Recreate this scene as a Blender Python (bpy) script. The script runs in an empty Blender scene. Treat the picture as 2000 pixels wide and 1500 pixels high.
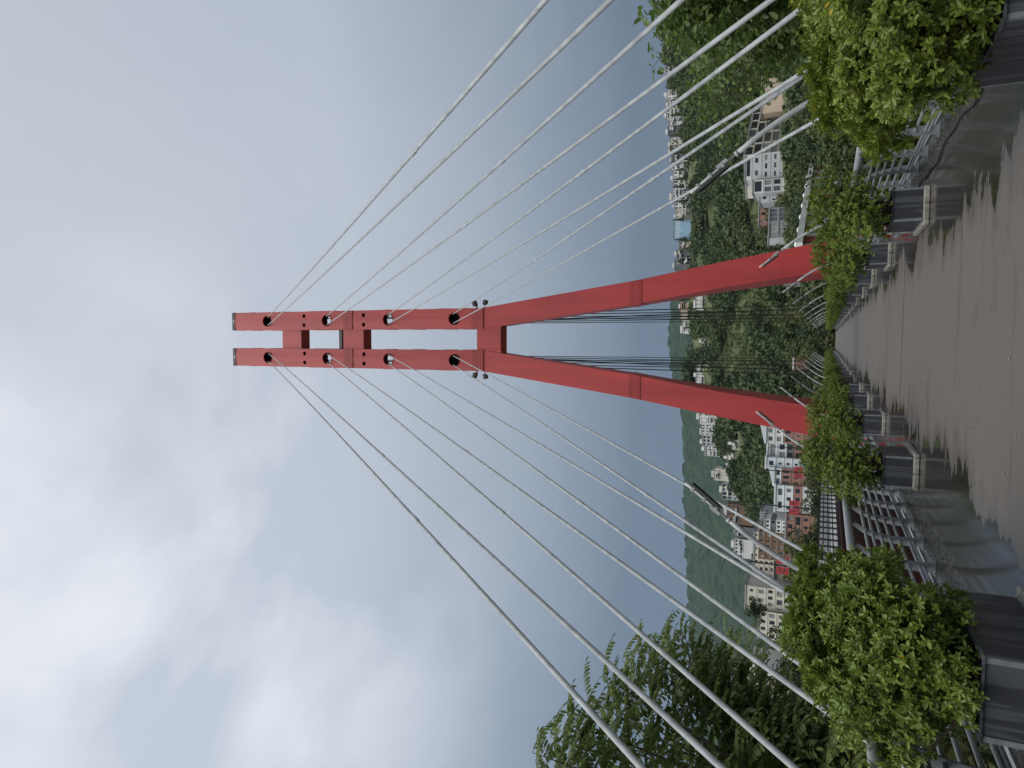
import bpy, bmesh, math, random
import numpy as np
from mathutils import Vector, Matrix
rnd = random.Random(11)
nr = np.random.default_rng(5)
S = bpy.context.scene
COL = S.collection

# ------------------------------------------------------------------ camera
# The photograph is a portrait shot stored on its side: the camera is rolled 90 degrees.
F_PX, EYE = 1349.0, 1.6
def _n(a): return a / np.linalg.norm(a)
_dy = _n(np.array([836 - 750, 1614 - 1000, F_PX]))
_zu = 840.0
_zv = 1000 - (F_PX ** 2 + (_zu - 750) * 86) / 614.0
_dz = _n(np.array([_zu - 750, _zv - 1000, F_PX]))
_dx = np.cross(_dy, _dz)
RW = np.array([_dx, _dy, _dz])
O3 = np.array([0, 0, EYE])
cam = bpy.data.cameras.new("camera")
camo = bpy.data.objects.new("camera", cam)
COL.objects.link(camo)
cx, cy, cz = RW @ np.array([0, 1, 0]), RW @ np.array([1, 0, 0]), RW @ np.array([0, 0, -1])
M = Matrix.Identity(4)
for i in range(3):
    M[i][0], M[i][1], M[i][2], M[i][3] = cx[i], cy[i], cz[i], O3[i]
camo.matrix_world = M
cam.sensor_width = 36
cam.lens = F_PX / 2000 * 36
cam.clip_start, cam.clip_end = 0.05, 6000
S.camera = camo

# ------------------------------------------------------------------ world, sun, exposure
W = bpy.data.worlds.new("World"); S.world = W; W.use_nodes = True
SUN_EL, SUN_ROT = math.radians(56), math.radians(-158)
def build_world():
    nt = W.node_tree; N = nt.nodes; L = nt.links
    N.clear()
    out = N.new('ShaderNodeOutputWorld'); bg = N.new('ShaderNodeBackground')
    sky = N.new('ShaderNodeTexSky'); sky.sky_type = 'NISHITA'; sky.sun_disc = False
    sky.sun_elevation = SUN_EL; sky.sun_rotation = SUN_ROT
    tc = N.new('ShaderNodeTexCoord'); sep = N.new('ShaderNodeSeparateXYZ')
    L.new(tc.outputs['Generated'], sep.inputs[0])
    # cloud sheet seen from below: direction divided by its height
    mx = N.new('ShaderNodeMath'); mx.operation = 'MAXIMUM'; mx.inputs[1].default_value = 0.02
    L.new(sep.outputs[2], mx.inputs[0])
    ad = N.new('ShaderNodeMath'); ad.operation = 'ADD'; ad.inputs[1].default_value = 0.22
    L.new(mx.outputs[0], ad.inputs[0])
    dv = N.new('ShaderNodeVectorMath'); dv.operation = 'DIVIDE'
    cmb = N.new('ShaderNodeCombineXYZ')
    for k in range(3): L.new(ad.outputs[0], cmb.inputs[k])
    L.new(tc.outputs['Generated'], dv.inputs[0]); L.new(cmb.outputs[0], dv.inputs[1])
    mp = N.new('ShaderNodeMapping'); mp.inputs['Scale'].default_value = (1.3, 1.3, 0.0)
    mp.inputs['Location'].default_value = (2.35, 1.1, 0); mp.inputs['Rotation'].default_value = (0, 0, 0.5)
    L.new(dv.outputs[0], mp.inputs[0])
    n1 = N.new('ShaderNodeTexNoise'); n1.inputs['Scale'].default_value = 1.7; n1.inputs['Detail'].default_value = 7
    n1.inputs['Roughness'].default_value = 0.52; n1.inputs['Distortion'].default_value = 0.25
    L.new(mp.outputs[0], n1.inputs['Vector'])
    # elevation: slate blue over the hills, paler overhead
    r1 = N.new('ShaderNodeValToRGB'); e = r1.color_ramp.elements
    e[0].position = 0.10; e[0].color = (1.40, 1.86, 2.60, 1)
    e[1].position = 0.95; e[1].color = (6.0, 6.5, 7.3, 1)
    for p, c in ((0.24, (1.68, 2.18, 2.92, 1)), (0.40, (3.4, 4.0, 4.85, 1)), (0.60, (5.25, 5.8, 6.65, 1))):
        q = e.new(p); q.color = c
    L.new(sep.outputs[2], r1.inputs[0])
    # the bright break in the cloud, high to the left
    dt = N.new('ShaderNodeVectorMath'); dt.operation = 'DOT_PRODUCT'
    dt.inputs[1].default_value = tuple(_n(RW @ np.array([1500 - 1360 - 750, 90 - 1000, F_PX])))
    L.new(tc.outputs['Generated'], dt.inputs[0])
    mr = N.new('ShaderNodeMapRange'); mr.inputs['From Min'].default_value = 0.82; mr.inputs['From Max'].default_value = 1.0
    mr.interpolation_type = 'SMOOTHSTEP'
    L.new(dt.outputs['Value'], mr.inputs['Value'])
    cr = N.new('ShaderNodeValToRGB'); ce = cr.color_ramp.elements
    ce[0].position = 0.41; ce[0].color = (0, 0, 0, 1); ce[1].position = 0.63; ce[1].color = (1, 1, 1, 1)
    L.new(n1.outputs['Fac'], cr.inputs[0])
    am = N.new('ShaderNodeMath'); am.operation = 'MULTIPLY_ADD'; am.inputs[1].default_value = 1.0; am.inputs[2].default_value = 0.08
    L.new(mr.outputs[0], am.inputs[0])
    ml = N.new('ShaderNodeMath'); ml.operation = 'MULTIPLY'
    L.new(cr.outputs[0], ml.inputs[0]); L.new(am.outputs[0], ml.inputs[1])
    # cloud texture fades out low down; the whole sky is paler on the left than on the right
    fl = N.new('ShaderNodeMapRange'); fl.inputs['From Min'].default_value = .25; fl.inputs['From Max'].default_value = .7; fl.inputs['To Min'].default_value = .12
    L.new(sep.outputs[2], fl.inputs['Value'])
    ml2 = N.new('ShaderNodeMath'); ml2.operation = 'MULTIPLY'; L.new(ml.outputs[0], ml2.inputs[0]); L.new(fl.outputs[0], ml2.inputs[1])
    lr = N.new('ShaderNodeMapRange'); lr.inputs['From Min'].default_value = -.45; lr.inputs['From Max'].default_value = .45
    lr.inputs['To Min'].default_value = 1.08; lr.inputs['To Max'].default_value = .93
    L.new(sep.outputs[0], lr.inputs['Value'])
    ls = N.new('ShaderNodeVectorMath'); ls.operation = 'SCALE'; L.new(r1.outputs[0], ls.inputs[0]); L.new(lr.outputs[0], ls.inputs['Scale'])
    m1 = N.new('ShaderNodeMix'); m1.data_type = 'RGBA'
    m1.inputs['B'].default_value = (8.9, 9.2, 9.8, 1)
    L.new(ml2.outputs[0], m1.inputs['Factor']); L.new(ls.outputs[0], m1.inputs['A'])
    # a little of the clear-sky model under the overcast
    m2 = N.new('ShaderNodeMix'); m2.data_type = 'RGBA'; m2.inputs['Factor'].default_value = 0.93
    L.new(sky.outputs[0], m2.inputs['A']); L.new(m1.outputs['Result'], m2.inputs['B'])
    L.new(m2.outputs['Result'], bg.inputs['Color']); bg.inputs['Strength'].default_value = 0.1
    L.new(bg.outputs[0], out.inputs['Surface'])
build_world()
sun = bpy.data.lights.new("sun", 'SUN'); sun.energy = 2.7; sun.angle = math.radians(60); sun.color = (1, .96, .9)
suno = bpy.data.objects.new("sun", sun); COL.objects.link(suno)
_sd = Vector((math.sin(SUN_ROT) * math.cos(SUN_EL), math.cos(SUN_ROT) * math.cos(SUN_EL), math.sin(SUN_EL)))
suno.rotation_euler = _sd.to_track_quat('Z', 'Y').to_euler(); suno.location = (0, 0, 80)
S.view_settings.view_transform = 'Standard'; S.view_settings.look = 'None'
S.view_settings.exposure = 0; S.view_settings.gamma = 1
S.render.engine = 'CYCLES'
S.cycles.use_denoising = True
S.cycles.max_bounces = 6; S.cycles.transparent_max_bounces = 4; S.cycles.volume_bounces = 0
S.cycles.sample_clamp_indirect = 4

# ------------------------------------------------------------------ helpers
def ray(x, y): return RW @ np.array([1500 - y - 750, x - 1000, F_PX])
def onY(x, y, Y):
    d = ray(x, y); return O3 + d * Y / d[1]
def onX(x, y, X):
    d = ray(x, y); return O3 + d * X / d[0]
def proj(p):
    c = RW.T @ (np.asarray(p) - O3)
    return (1000 + F_PX * c[1] / c[2], 1500 - (750 + F_PX * c[0] / c[2]), c[2])

def tag(o, label=None, cat=None, group=None, kind=None):
    if label: o['label'] = label
    if cat: o['category'] = cat
    if group: o['group'] = group
    if kind: o['kind'] = kind
    return o
def thing(name, label, cat, loc=(0, 0, 0), rz=0, group=None):
    o = bpy.data.objects.new(name, None); COL.objects.link(o)
    o.empty_display_size = 0.2
    o.location = loc; o.rotation_euler = (0, 0, rz)
    return tag(o, label, cat, group)
def copy_tree(o, parent=None):
    c = o.copy(); COL.objects.link(c); c.parent = parent
    for ch in list(o.children): copy_tree(ch, c)
    return c
def link(name, me, parent=None, loc=None, rot=None):
    o = bpy.data.objects.new(name, me); COL.objects.link(o)
    if parent: o.parent = parent
    if loc is not None: o.location = loc
    if rot is not None: o.rotation_euler = rot
    return o

class MB:
    def __init__(s): s.v, s.f, s.m = [], [], []
    def quad(s, a, b, c, d, mi=0):
        n = len(s.v); s.v += [tuple(a), tuple(b), tuple(c), tuple(d)]; s.f.append((n, n + 1, n + 2, n + 3)); s.m.append(mi)
    def box(s, x0, x1, y0, y1, z0, z1, mi=0, xf=None):
        n = len(s.v)
        P = [(x0, y0, z0), (x1, y0, z0), (x1, y1, z0), (x0, y1, z0), (x0, y0, z1), (x1, y0, z1), (x1, y1, z1), (x0, y1, z1)]
        if xf: P = [tuple(xf @ Vector(p)) for p in P]
        s.v += P
        for q in ((0, 3, 2, 1), (4, 5, 6, 7), (0, 1, 5, 4), (1, 2, 6, 5), (2, 3, 7, 6), (3, 0, 4, 7)):
            s.f.append(tuple(n + k for k in q)); s.m.append(mi)
    def tube(s, pts, rad, n=10, mi=0, cap=True):
        pts = [Vector(p) for p in pts]
        if not hasattr(rad, '__len__'): rad = [rad] * len(pts)
        b = len(s.v); ref = None
        for i, p in enumerate(pts):
            t = (pts[min(i + 1, len(pts) - 1)] - pts[max(i - 1, 0)]).normalized()
            if ref is None: ref = Vector((0, 0, 1)) if abs(t.z) < .9 else Vector((1, 0, 0))
            u = t.cross(ref).normalized(); w = u.cross(t).normalized(); ref = w
            for k in range(n):
                a = 2 * math.pi * k / n
                s.v.append(tuple(p + (u * math.cos(a) + w * math.sin(a)) * rad[i]))
        for i in range(len(pts) - 1):
            for k in range(n):
                s.f.append((b + i * n + k, b + i * n + (k + 1) % n, b + (i + 1) * n + (k + 1) % n, b + (i + 1) * n + k)); s.m.append(mi)
        if cap:
            s.f.append(tuple(b + k for k in range(n))[::-1]); s.m.append(mi)
            e = b + (len(pts) - 1) * n
            s.f.append(tuple(e + k for k in range(n))); s.m.append(mi)
    def prism(s, rings, mi=0, cap=True):
        b = len(s.v); n = len(rings[0])
        for r in rings: s.v += [tuple(p) for p in r]
        for i in range(len(rings) - 1):
            for k in range(n):
                s.f.append((b + i * n + k, b + i * n + (k + 1) % n, b + (i + 1) * n + (k + 1) % n, b + (i + 1) * n + k)); s.m.append(mi)
        if cap:
            s.f.append(tuple(b + k for k in range(n))[::-1]); s.m.append(mi)
            e = b + (len(rings) - 1) * n
            s.f.append(tuple(e + k for k in range(n))); s.m.append(mi)
    def mesh(s, name, mats, smooth=False):
        me = bpy.data.meshes.new(name); me.from_pydata(s.v, [], s.f)
        for m in (mats if isinstance(mats, (list, tuple)) else [mats]): me.materials.append(m)
        if any(s.m): me.polygons.foreach_set('material_index', s.m)
        if smooth: me.polygons.foreach_set('use_smooth', [True] * len(s.f))
        me.update(); return me
    def build(s, name, mats, parent=None, smooth=False, bevel=0, loc=None, rot=None):
        o = link(name, s.mesh(name, mats, smooth), parent, loc, rot)
        if bevel:
            b = o.modifiers.new('bevel', 'BEVEL'); b.width = bevel; b.segments = 2; b.limit_method = 'ANGLE'
        return o

def np_mesh(name, V, Q, mats, smooth=False):
    me = bpy.data.meshes.new(name)
    V = np.asarray(V, np.float32); Q = np.asarray(Q, np.int32); k = Q.shape[1]
    me.vertices.add(len(V)); me.vertices.foreach_set('co', V.ravel())
    me.loops.add(Q.size); me.loops.foreach_set('vertex_index', Q.ravel())
    me.polygons.add(len(Q)); me.polygons.foreach_set('loop_start', np.arange(len(Q), dtype=np.int32) * k)
    me.polygons.foreach_set('loop_total', np.full(len(Q), k, np.int32))
    if smooth: me.polygons.foreach_set('use_smooth', np.ones(len(Q), bool))
    for m in (mats if isinstance(mats, (list, tuple)) else [mats]): me.materials.append(m)
    me.update(calc_edges=True); me.validate(); return me

ORD = ['first', 'second', 'third', 'fourth', 'fifth', 'sixth', 'seventh', 'eighth', 'ninth', 'tenth', 'eleventh', 'twelfth',
       'thirteenth', 'fourteenth', 'fifteenth', 'sixteenth', 'seventeenth', 'eighteenth', 'nineteenth', 'twentieth']

# ------------------------------------------------------------------ materials
def mat(name, col, rough=0.6, metal=0.0, spec=0.5):
    m = bpy.data.materials.new(name); m.use_nodes = True
    b = m.node_tree.nodes['Principled BSDF']
    b.inputs['Base Color'].default_value = (*col, 1); b.inputs['Roughness'].default_value = rough
    b.inputs['Metallic'].default_value = metal; b.inputs['Specular IOR Level'].default_value = spec
    return m
def noisy(name, c1, c2, scale=4, rough=0.6, detail=4, stretch=(1, 1, 1), lo=.35, hi=.65, metal=0, bump=0, bscale=None, spec=.5, coord='Object'):
    m = mat(name, c1, rough, metal, spec); nt = m.node_tree; N, L = nt.nodes, nt.links
    b = N['Principled BSDF']; tc = N.new('ShaderNodeTexCoord'); mp = N.new('ShaderNodeMapping')
    mp.inputs['Scale'].default_value = stretch; L.new(tc.outputs[coord], mp.inputs[0])
    n = N.new('ShaderNodeTexNoise'); n.inputs['Scale'].default_value = scale; n.inputs['Detail'].default_value = detail
    L.new(mp.outputs[0], n.inputs['Vector'])
    r = N.new('ShaderNodeValToRGB'); e = r.color_ramp.elements
    e[0].position = lo; e[0].color = (*c1, 1); e[1].position = hi; e[1].color = (*c2, 1)
    L.new(n.outputs['Fac'], r.inputs[0]); L.new(r.outputs[0], b.inputs['Base Color'])
    if bump:
        n2 = N.new('ShaderNodeTexNoise'); n2.inputs['Scale'].default_value = bscale or scale * 8; n2.inputs['Detail'].default_value = 4
        L.new(mp.outputs[0], n2.inputs['Vector'])
        bp = N.new('ShaderNodeBump'); bp.inputs['Strength'].default_value = bump; bp.inputs['Distance'].default_value = .02
        L.new(n2.outputs['Fac'], bp.inputs['Height']); L.new(bp.outputs[0], b.inputs['Normal'])
    return m
def leaf_mat(name, c1, c2, c3=None, rough=.42, trans=.3, patch=0.0, pscale=.5):
    """leaf-to-leaf colour change through Random Per Island, broader change by position"""
    m = mat(name, c1, rough, 0, .45); nt = m.node_tree; N, L = nt.nodes, nt.links
    b = N['Principled BSDF']; g = N.new('ShaderNodeNewGeometry')
    r = N.new('ShaderNodeValToRGB'); e = r.color_ramp.elements
    e[0].position = 0; e[0].color = (*c1, 1); e[1].position = .93 if c3 else 1; e[1].color = (*c2, 1)
    if c3:
        q = e.new(.985); q.color = (*c3, 1)
    val = g.outputs['Random Per Island']
    if patch:
        tc = N.new('ShaderNodeTexCoord'); n = N.new('ShaderNodeTexNoise'); n.inputs['Scale'].default_value = pscale; n.inputs['Detail'].default_value = 3
        L.new(tc.outputs['Object'], n.inputs['Vector'])
        ma = N.new('ShaderNodeMapRange'); ma.inputs['From Min'].default_value = .35; ma.inputs['From Max'].default_value = .65
        L.new(n.outputs['Fac'], ma.inputs['Value'])
        mi = N.new('ShaderNodeMix'); mi.inputs['Factor'].default_value = patch
        L.new(val, mi.inputs['A']); L.new(ma.outputs[0], mi.inputs['B']); val = mi.outputs['Result']
    L.new(val, r.inputs[0]); L.new(r.outputs[0], b.inputs['Base Color'])
    t = N.new('ShaderNodeBsdfTranslucent'); L.new(r.outputs[0], t.inputs['Color'])
    mx = N.new('ShaderNodeMixShader'); mx.inputs[0].default_value = trans
    L.new(b.outputs[0], mx.inputs[1]); L.new(t.outputs[0], mx.inputs[2])
    L.new(mx.outputs[0], N['Material Output'].inputs['Surface'])
    return m

RED = noisy('red_paint', (.49, .046, .043), (.34, .032, .033), 1.6, .5, 8, (1, 1, .10), lo=.3, hi=.72, bump=.05, bscale=30)
RED2 = noisy('red_paint_splice', (.22, .028, .03), (.17, .022, .024), 2.5, .55, 4)
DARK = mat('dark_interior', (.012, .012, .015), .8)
DGREYM = mat('dark_lamp_grey', (.045, .045, .043), .5)
BLACK = mat('black_metal', (.02, .02, .022), .5)
CABLE = noisy('grey_cable_sheath', (.42, .44, .44), (.27, .29, .29), 7, .5, 5, (1, 1, .12), bump=.15, bscale=60)
CABLE_SIL = noisy('dark_cable_sheath', (.05, .055, .06), (.035, .038, .04), 9, .5)  # same cables seen against the sky: silhouette shade put into the sheath colour
GALV = noisy('galvanised_steel', (.43, .45, .46), (.33, .345, .355), 7, .48, 5, metal=.15)
LAMPM = noisy('pale_lamp_steel', (.52, .53, .53), (.40, .41, .41), 7, .5, 4)
GALVD = noisy('grey_painted_steel', (.29, .31, .32), (.22, .235, .245), 6, .55, 5)
CONC = noisy('pale_concrete', (.38, .36, .32), (.19, .18, .155), 9, .85, 6, bump=.3, bscale=40)
SOIL = noisy('soil', (.05, .035, .025), (.025, .02, .014), 14, .95, bump=.6)
BARK = noisy('bark', (.13, .10, .075), (.065, .05, .038), 12, .9, 5, (1, 1, .3), bump=.5)
TWIG = mat('twig', (.10, .085, .05), .8)

# ------------------------------------------------------------------ deck
def deck_material():
    m = mat('wet_asphalt', (.16, .15, .14), .5); nt = m.node_tree; N, L = nt.nodes, nt.links
    b = N['Principled BSDF']; tc = N.new('ShaderNodeTexCoord'); sep = N.new('ShaderNodeSeparateXYZ')
    L.new(tc.outputs['Object'], sep.inputs[0])
    def noise(scale, st, det=4, rough=.5, loc=(0, 0, 0)):
        mp = N.new('ShaderNodeMapping'); mp.inputs['Scale'].default_value = st; mp.inputs['Location'].default_value = loc
        L.new(tc.outputs['Object'], mp.inputs[0])
        n = N.new('ShaderNodeTexNoise'); n.inputs['Scale'].default_value = scale; n.inputs['Detail'].default_value = det
        n.inputs['Roughness'].default_value = rough
        L.new(mp.outputs[0], n.inputs['Vector']); return n.outputs['Fac']
    def math_(op, a, bb, c=None):
        q = N.new('ShaderNodeMath'); q.operation = op
        for k, v in enumerate((a, bb, c)):
            if v is None: continue
            if isinstance(v, (int, float)): q.inputs[k].default_value = v
            else: L.new(v, q.inputs[k])
        return q.outputs[0]
    def rng(v, a, c, lo=0., hi=1., smooth=True):
        q = N.new('ShaderNodeMapRange'); q.interpolation_type = 'SMOOTHSTEP' if smooth else 'LINEAR'
        q.inputs['From Min'].default_value = a; q.inputs['From Max'].default_value = c
        q.inputs['To Min'].default_value = lo; q.inputs['To Max'].default_value = hi
        L.new(v, q.inputs['Value']); return q.outputs[0]
    ax = math_('ABSOLUTE', sep.outputs[0], 0)
    edge = rng(ax, .6, 2.6)
    big = noise(1.0, (.55, .42, 1), 5, .55, (3.1, 0.4, 0))
    fine = noise(1.0, (.9, 2.2, 1), 5, .6, (7, 2, 0))
    streak = noise(1.0, (.16, 1.5, 1), 5, .62, (1, 5, 0))
    w = math_('ADD', math_('MULTIPLY', edge, .34), math_('ADD', math_('MULTIPLY', big, .62), math_('MULTIPLY', fine, .38)))
    pud = rng(w, .695, .72)
    damp = rng(w, .58, .73)
    sp = noise(150, (1, 1, 1), 2, .7)
    spk = noise(32, (1, 1, 1), 5, .75)
    r = N.new('ShaderNodeValToRGB'); e = r.color_ramp.elements
    e[0].position = .36; e[0].color = (.058, .049, .040, 1); e[1].position = .66; e[1].color = (.180, .157, .131, 1)
    L.new(math_('ADD', math_('MULTIPLY', sp, .4), math_('MULTIPLY', spk, .6)), r.inputs[0])
    st = rng(streak, .56, .68, 1., .58)
    mul = N.new('ShaderNodeVectorMath'); mul.operation = 'SCALE'; L.new(r.outputs[0], mul.inputs[0]); L.new(st, mul.inputs['Scale'])
    m1 = N.new('ShaderNodeMix'); m1.data_type = 'RGBA'; L.new(math_('MULTIPLY', damp, .55), m1.inputs['Factor'])
    L.new(mul.outputs[0], m1.inputs['A']); m1.inputs['B'].default_value = (.050, .043, .036, 1)
    m2 = N.new('ShaderNodeMix'); m2.data_type = 'RGBA'; L.new(pud, m2.inputs['Factor'])
    L.new(m1.outputs['Result'], m2.inputs['A']); m2.inputs['B'].default_value = (.028, .025, .021, 1)
    vo = N.new('ShaderNodeTexVoronoi'); vo.feature = 'DISTANCE_TO_EDGE'; vo.inputs['Scale'].default_value = .42; vo.inputs['Randomness'].default_value = 1
    wob = N.new('ShaderNodeTexNoise'); wob.inputs['Scale'].default_value = 2.2; wob.inputs['Detail'].default_value = 5; L.new(tc.outputs['Object'], wob.inputs['Vector'])
    wv = N.new('ShaderNodeVectorMath'); wv.operation = 'MULTIPLY_ADD'; wv.inputs[1].default_value = (.5, .5, 0); L.new(wob.outputs['Color'], wv.inputs[0]); L.new(tc.outputs['Object'], wv.inputs[2])
    L.new(wv.outputs[0], vo.inputs['Vector'])
    crk = math_('MULTIPLY', rng(vo.outputs['Distance'], .006, .0015), rng(big, .45, .55))
    m4 = N.new('ShaderNodeMix'); m4.data_type = 'RGBA'; L.new(math_('MULTIPLY', crk, .3), m4.inputs['Factor'])
    L.new(m2.outputs['Result'], m4.inputs['A']); m4.inputs['B'].default_value = (.03, .027, .024, 1); m2 = m4
    gut = rng(ax, 2.75, 3.05)
    gn = noise(9, (1, .5, 1), 5, .65)
    gf = math_('MULTIPLY', gut, rng(gn, .38, .62))
    m3 = N.new('ShaderNodeMix'); m3.data_type = 'RGBA'; L.new(math_('MULTIPLY', gf, .8), m3.inputs['Factor'])
    L.new(m2.outputs['Result'], m3.inputs['A']); m3.inputs['B'].default_value = (.06, .055, .045, 1)
    L.new(m3.outputs['Result'], b.inputs['Base Color'])
    ro = rng(pud, 0, 1, .5, .09, False)
    rd = math_('SUBTRACT', ro, math_('MULTIPLY', math_('MULTIPLY', damp, .16), math_('SUBTRACT', 1, pud)))
    L.new(math_('MAXIMUM', rd, math_('MULTIPLY', gf, .6)), b.inputs['Roughness'])
    bp = N.new('ShaderNodeBump'); bp.inputs['Distance'].default_value = .008
    L.new(math_('MULTIPLY_ADD', pud, -.55, .58), bp.inputs['Strength']); L.new(spk, bp.inputs['Height'])
    L.new(bp.outputs[0], b.inputs['Normal'])
    return m
ASPH = deck_material()
DECK_END = 150.0
b = MB(); b.box(-3.62, 3.62, -9, DECK_END, -.35, 0)
tag(b.build('walkway', ASPH), 'wet grey asphalt walkway of the footbridge with puddles', 'walkway', kind='structure')
b = MB()
for s in (-1, 1):
    b.box(min(s * 3.625, s * 3.95), max(s * 3.625, s * 3.95), -9, DECK_END, -.9, .03)
b.box(-3.0, 3.0, -9, DECK_END, -1.5, -.352)
tag(b.build('bridge_girder', GALVD), 'grey steel edge girders under the footbridge walkway', 'girder', kind='structure')

JOINT = mat('joint_sealant', (.03, .027, .025), .7)
for y in (18.3, 22.6, 33.2, 47.0, 62.0):
    b = MB(); b.box(-2.9, 2.9, y - .012, y + .012, .0, .004)
    tag(b.build('expansion_joint', JOINT), 'thin dark joint line across the walkway asphalt', 'joint', kind='structure')
# ------------------------------------------------------------------ railings
RAIL_P = [(3.45, 0), (3.455, .25), (3.44, .5), (3.40, .72), (3.33, .92), (3.22, 1.08)]   # rib centre line (x, z)
def rib_mesh(s):
    b = MB(); ring = []
    for i, (x, z) in enumerate(RAIL_P):
        p, q = RAIL_P[max(i - 1, 0)], RAIL_P[min(i + 1, len(RAIL_P) - 1)]
        t = Vector((q[0] - p[0], q[1] - p[1])).normalized(); n = Vector((t.y, -t.x))
        w = .085 - .05 * (z / 1.08)
        a, c = (x + n.x * w, z + n.y * w), (x - n.x * w, z - n.y * w)
        ring.append([(s * a[0], -.009, a[1]), (s * a[0], .009, a[1]), (s * c[0], .009, c[1]), (s * c[0], -.009, c[1])][::s])
    b.prism(ring)
    b.box(s * 3.45 - .12, s * 3.45 + .12, -.07, .07, .002, .018)
    for dx_ in (-.09, .09):
        for dy_ in (-.045, .045):
            b.tube([(s * 3.45 + dx_, dy_, .018), (s * 3.45 + dx_, dy_, .04)], .012, 6)
    return b.mesh('railing_rib', GALVD)
BARS = [(.16, .028), (.21, .026), (.36, .026), (.50, .026), (.64, .026), (.77, .026), (.89, .026)]
def rail_x(z):
    for (x0, z0), (x1, z1) in zip(RAIL_P, RAIL_P[1:]):
        if z0 <= z <= z1: return x0 + (x1 - x0) * (z - z0) / (z1 - z0)
for s, side in ((-1, 'left'), (1, 'right')):
    t = thing('railing', f'curved grey steel railing with round bars along the {side} edge of the walkway', 'railing', (s * 3.45, 0, 0), 0, 'railings of the footbridge')
    inv = Vector((-s * 3.45, 0, 0))
    b = MB(); ys = np.arange(-8, DECK_END + .1, 6.0)
    b.tube([(s * 3.20, y, 1.165) for y in ys], .062, 14)
    b.build('handrail', GALV, t, True, loc=inv)
    for z, r in BARS:
        b = MB(); b.tube([(s * rail_x(z), y, z) for y in ys], r, 8); b.build('bar', GALV, t, True, loc=inv)
    me = rib_mesh(s)
    for k in range(100):
        y = 4.9 + 1.42 * k
        if y > DECK_END: break
        link('post', me, t, (inv.x, y, 0))

# ------------------------------------------------------------------ pylon
YP = 41.0
def fix_normals(me):
    bm = bmesh.new(); bm.from_mesh(me); bmesh.ops.recalc_face_normals(bm, faces=bm.faces); bm.to_mesh(me); bm.free()
def hole_cut(o, cuts):
    b = MB()
    fix_normals(o.data)
    for (x, z, r, y0, y1) in cuts:
        b.tube([(x, y0, z), (x, y1, z)], r, 32)
    c = b.build('cut_tool', RED); fix_normals(c.data)
    m = o.modifiers.new('b', 'BOOLEAN'); m.operation = 'DIFFERENCE'; m.object = c; m.solver = 'EXACT'
    bpy.context.view_layer.update()
    dg = bpy.context.evaluated_depsgraph_get()
    nm = bpy.data.meshes.new_from_object(o.evaluated_get(dg))
    o.modifiers.clear(); o.data = nm
    bpy.data.objects.remove(c)
pyl = thing('pylon', 'tall red steel pylon straddling the footbridge with porthole columns and splayed legs', 'bridge pylon', (0, YP, 0))
HZ = [41.02, 35.27, 29.84, 24.51]
TH = 1.0
Q0 = Vector((0, -YP, 0))
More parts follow.
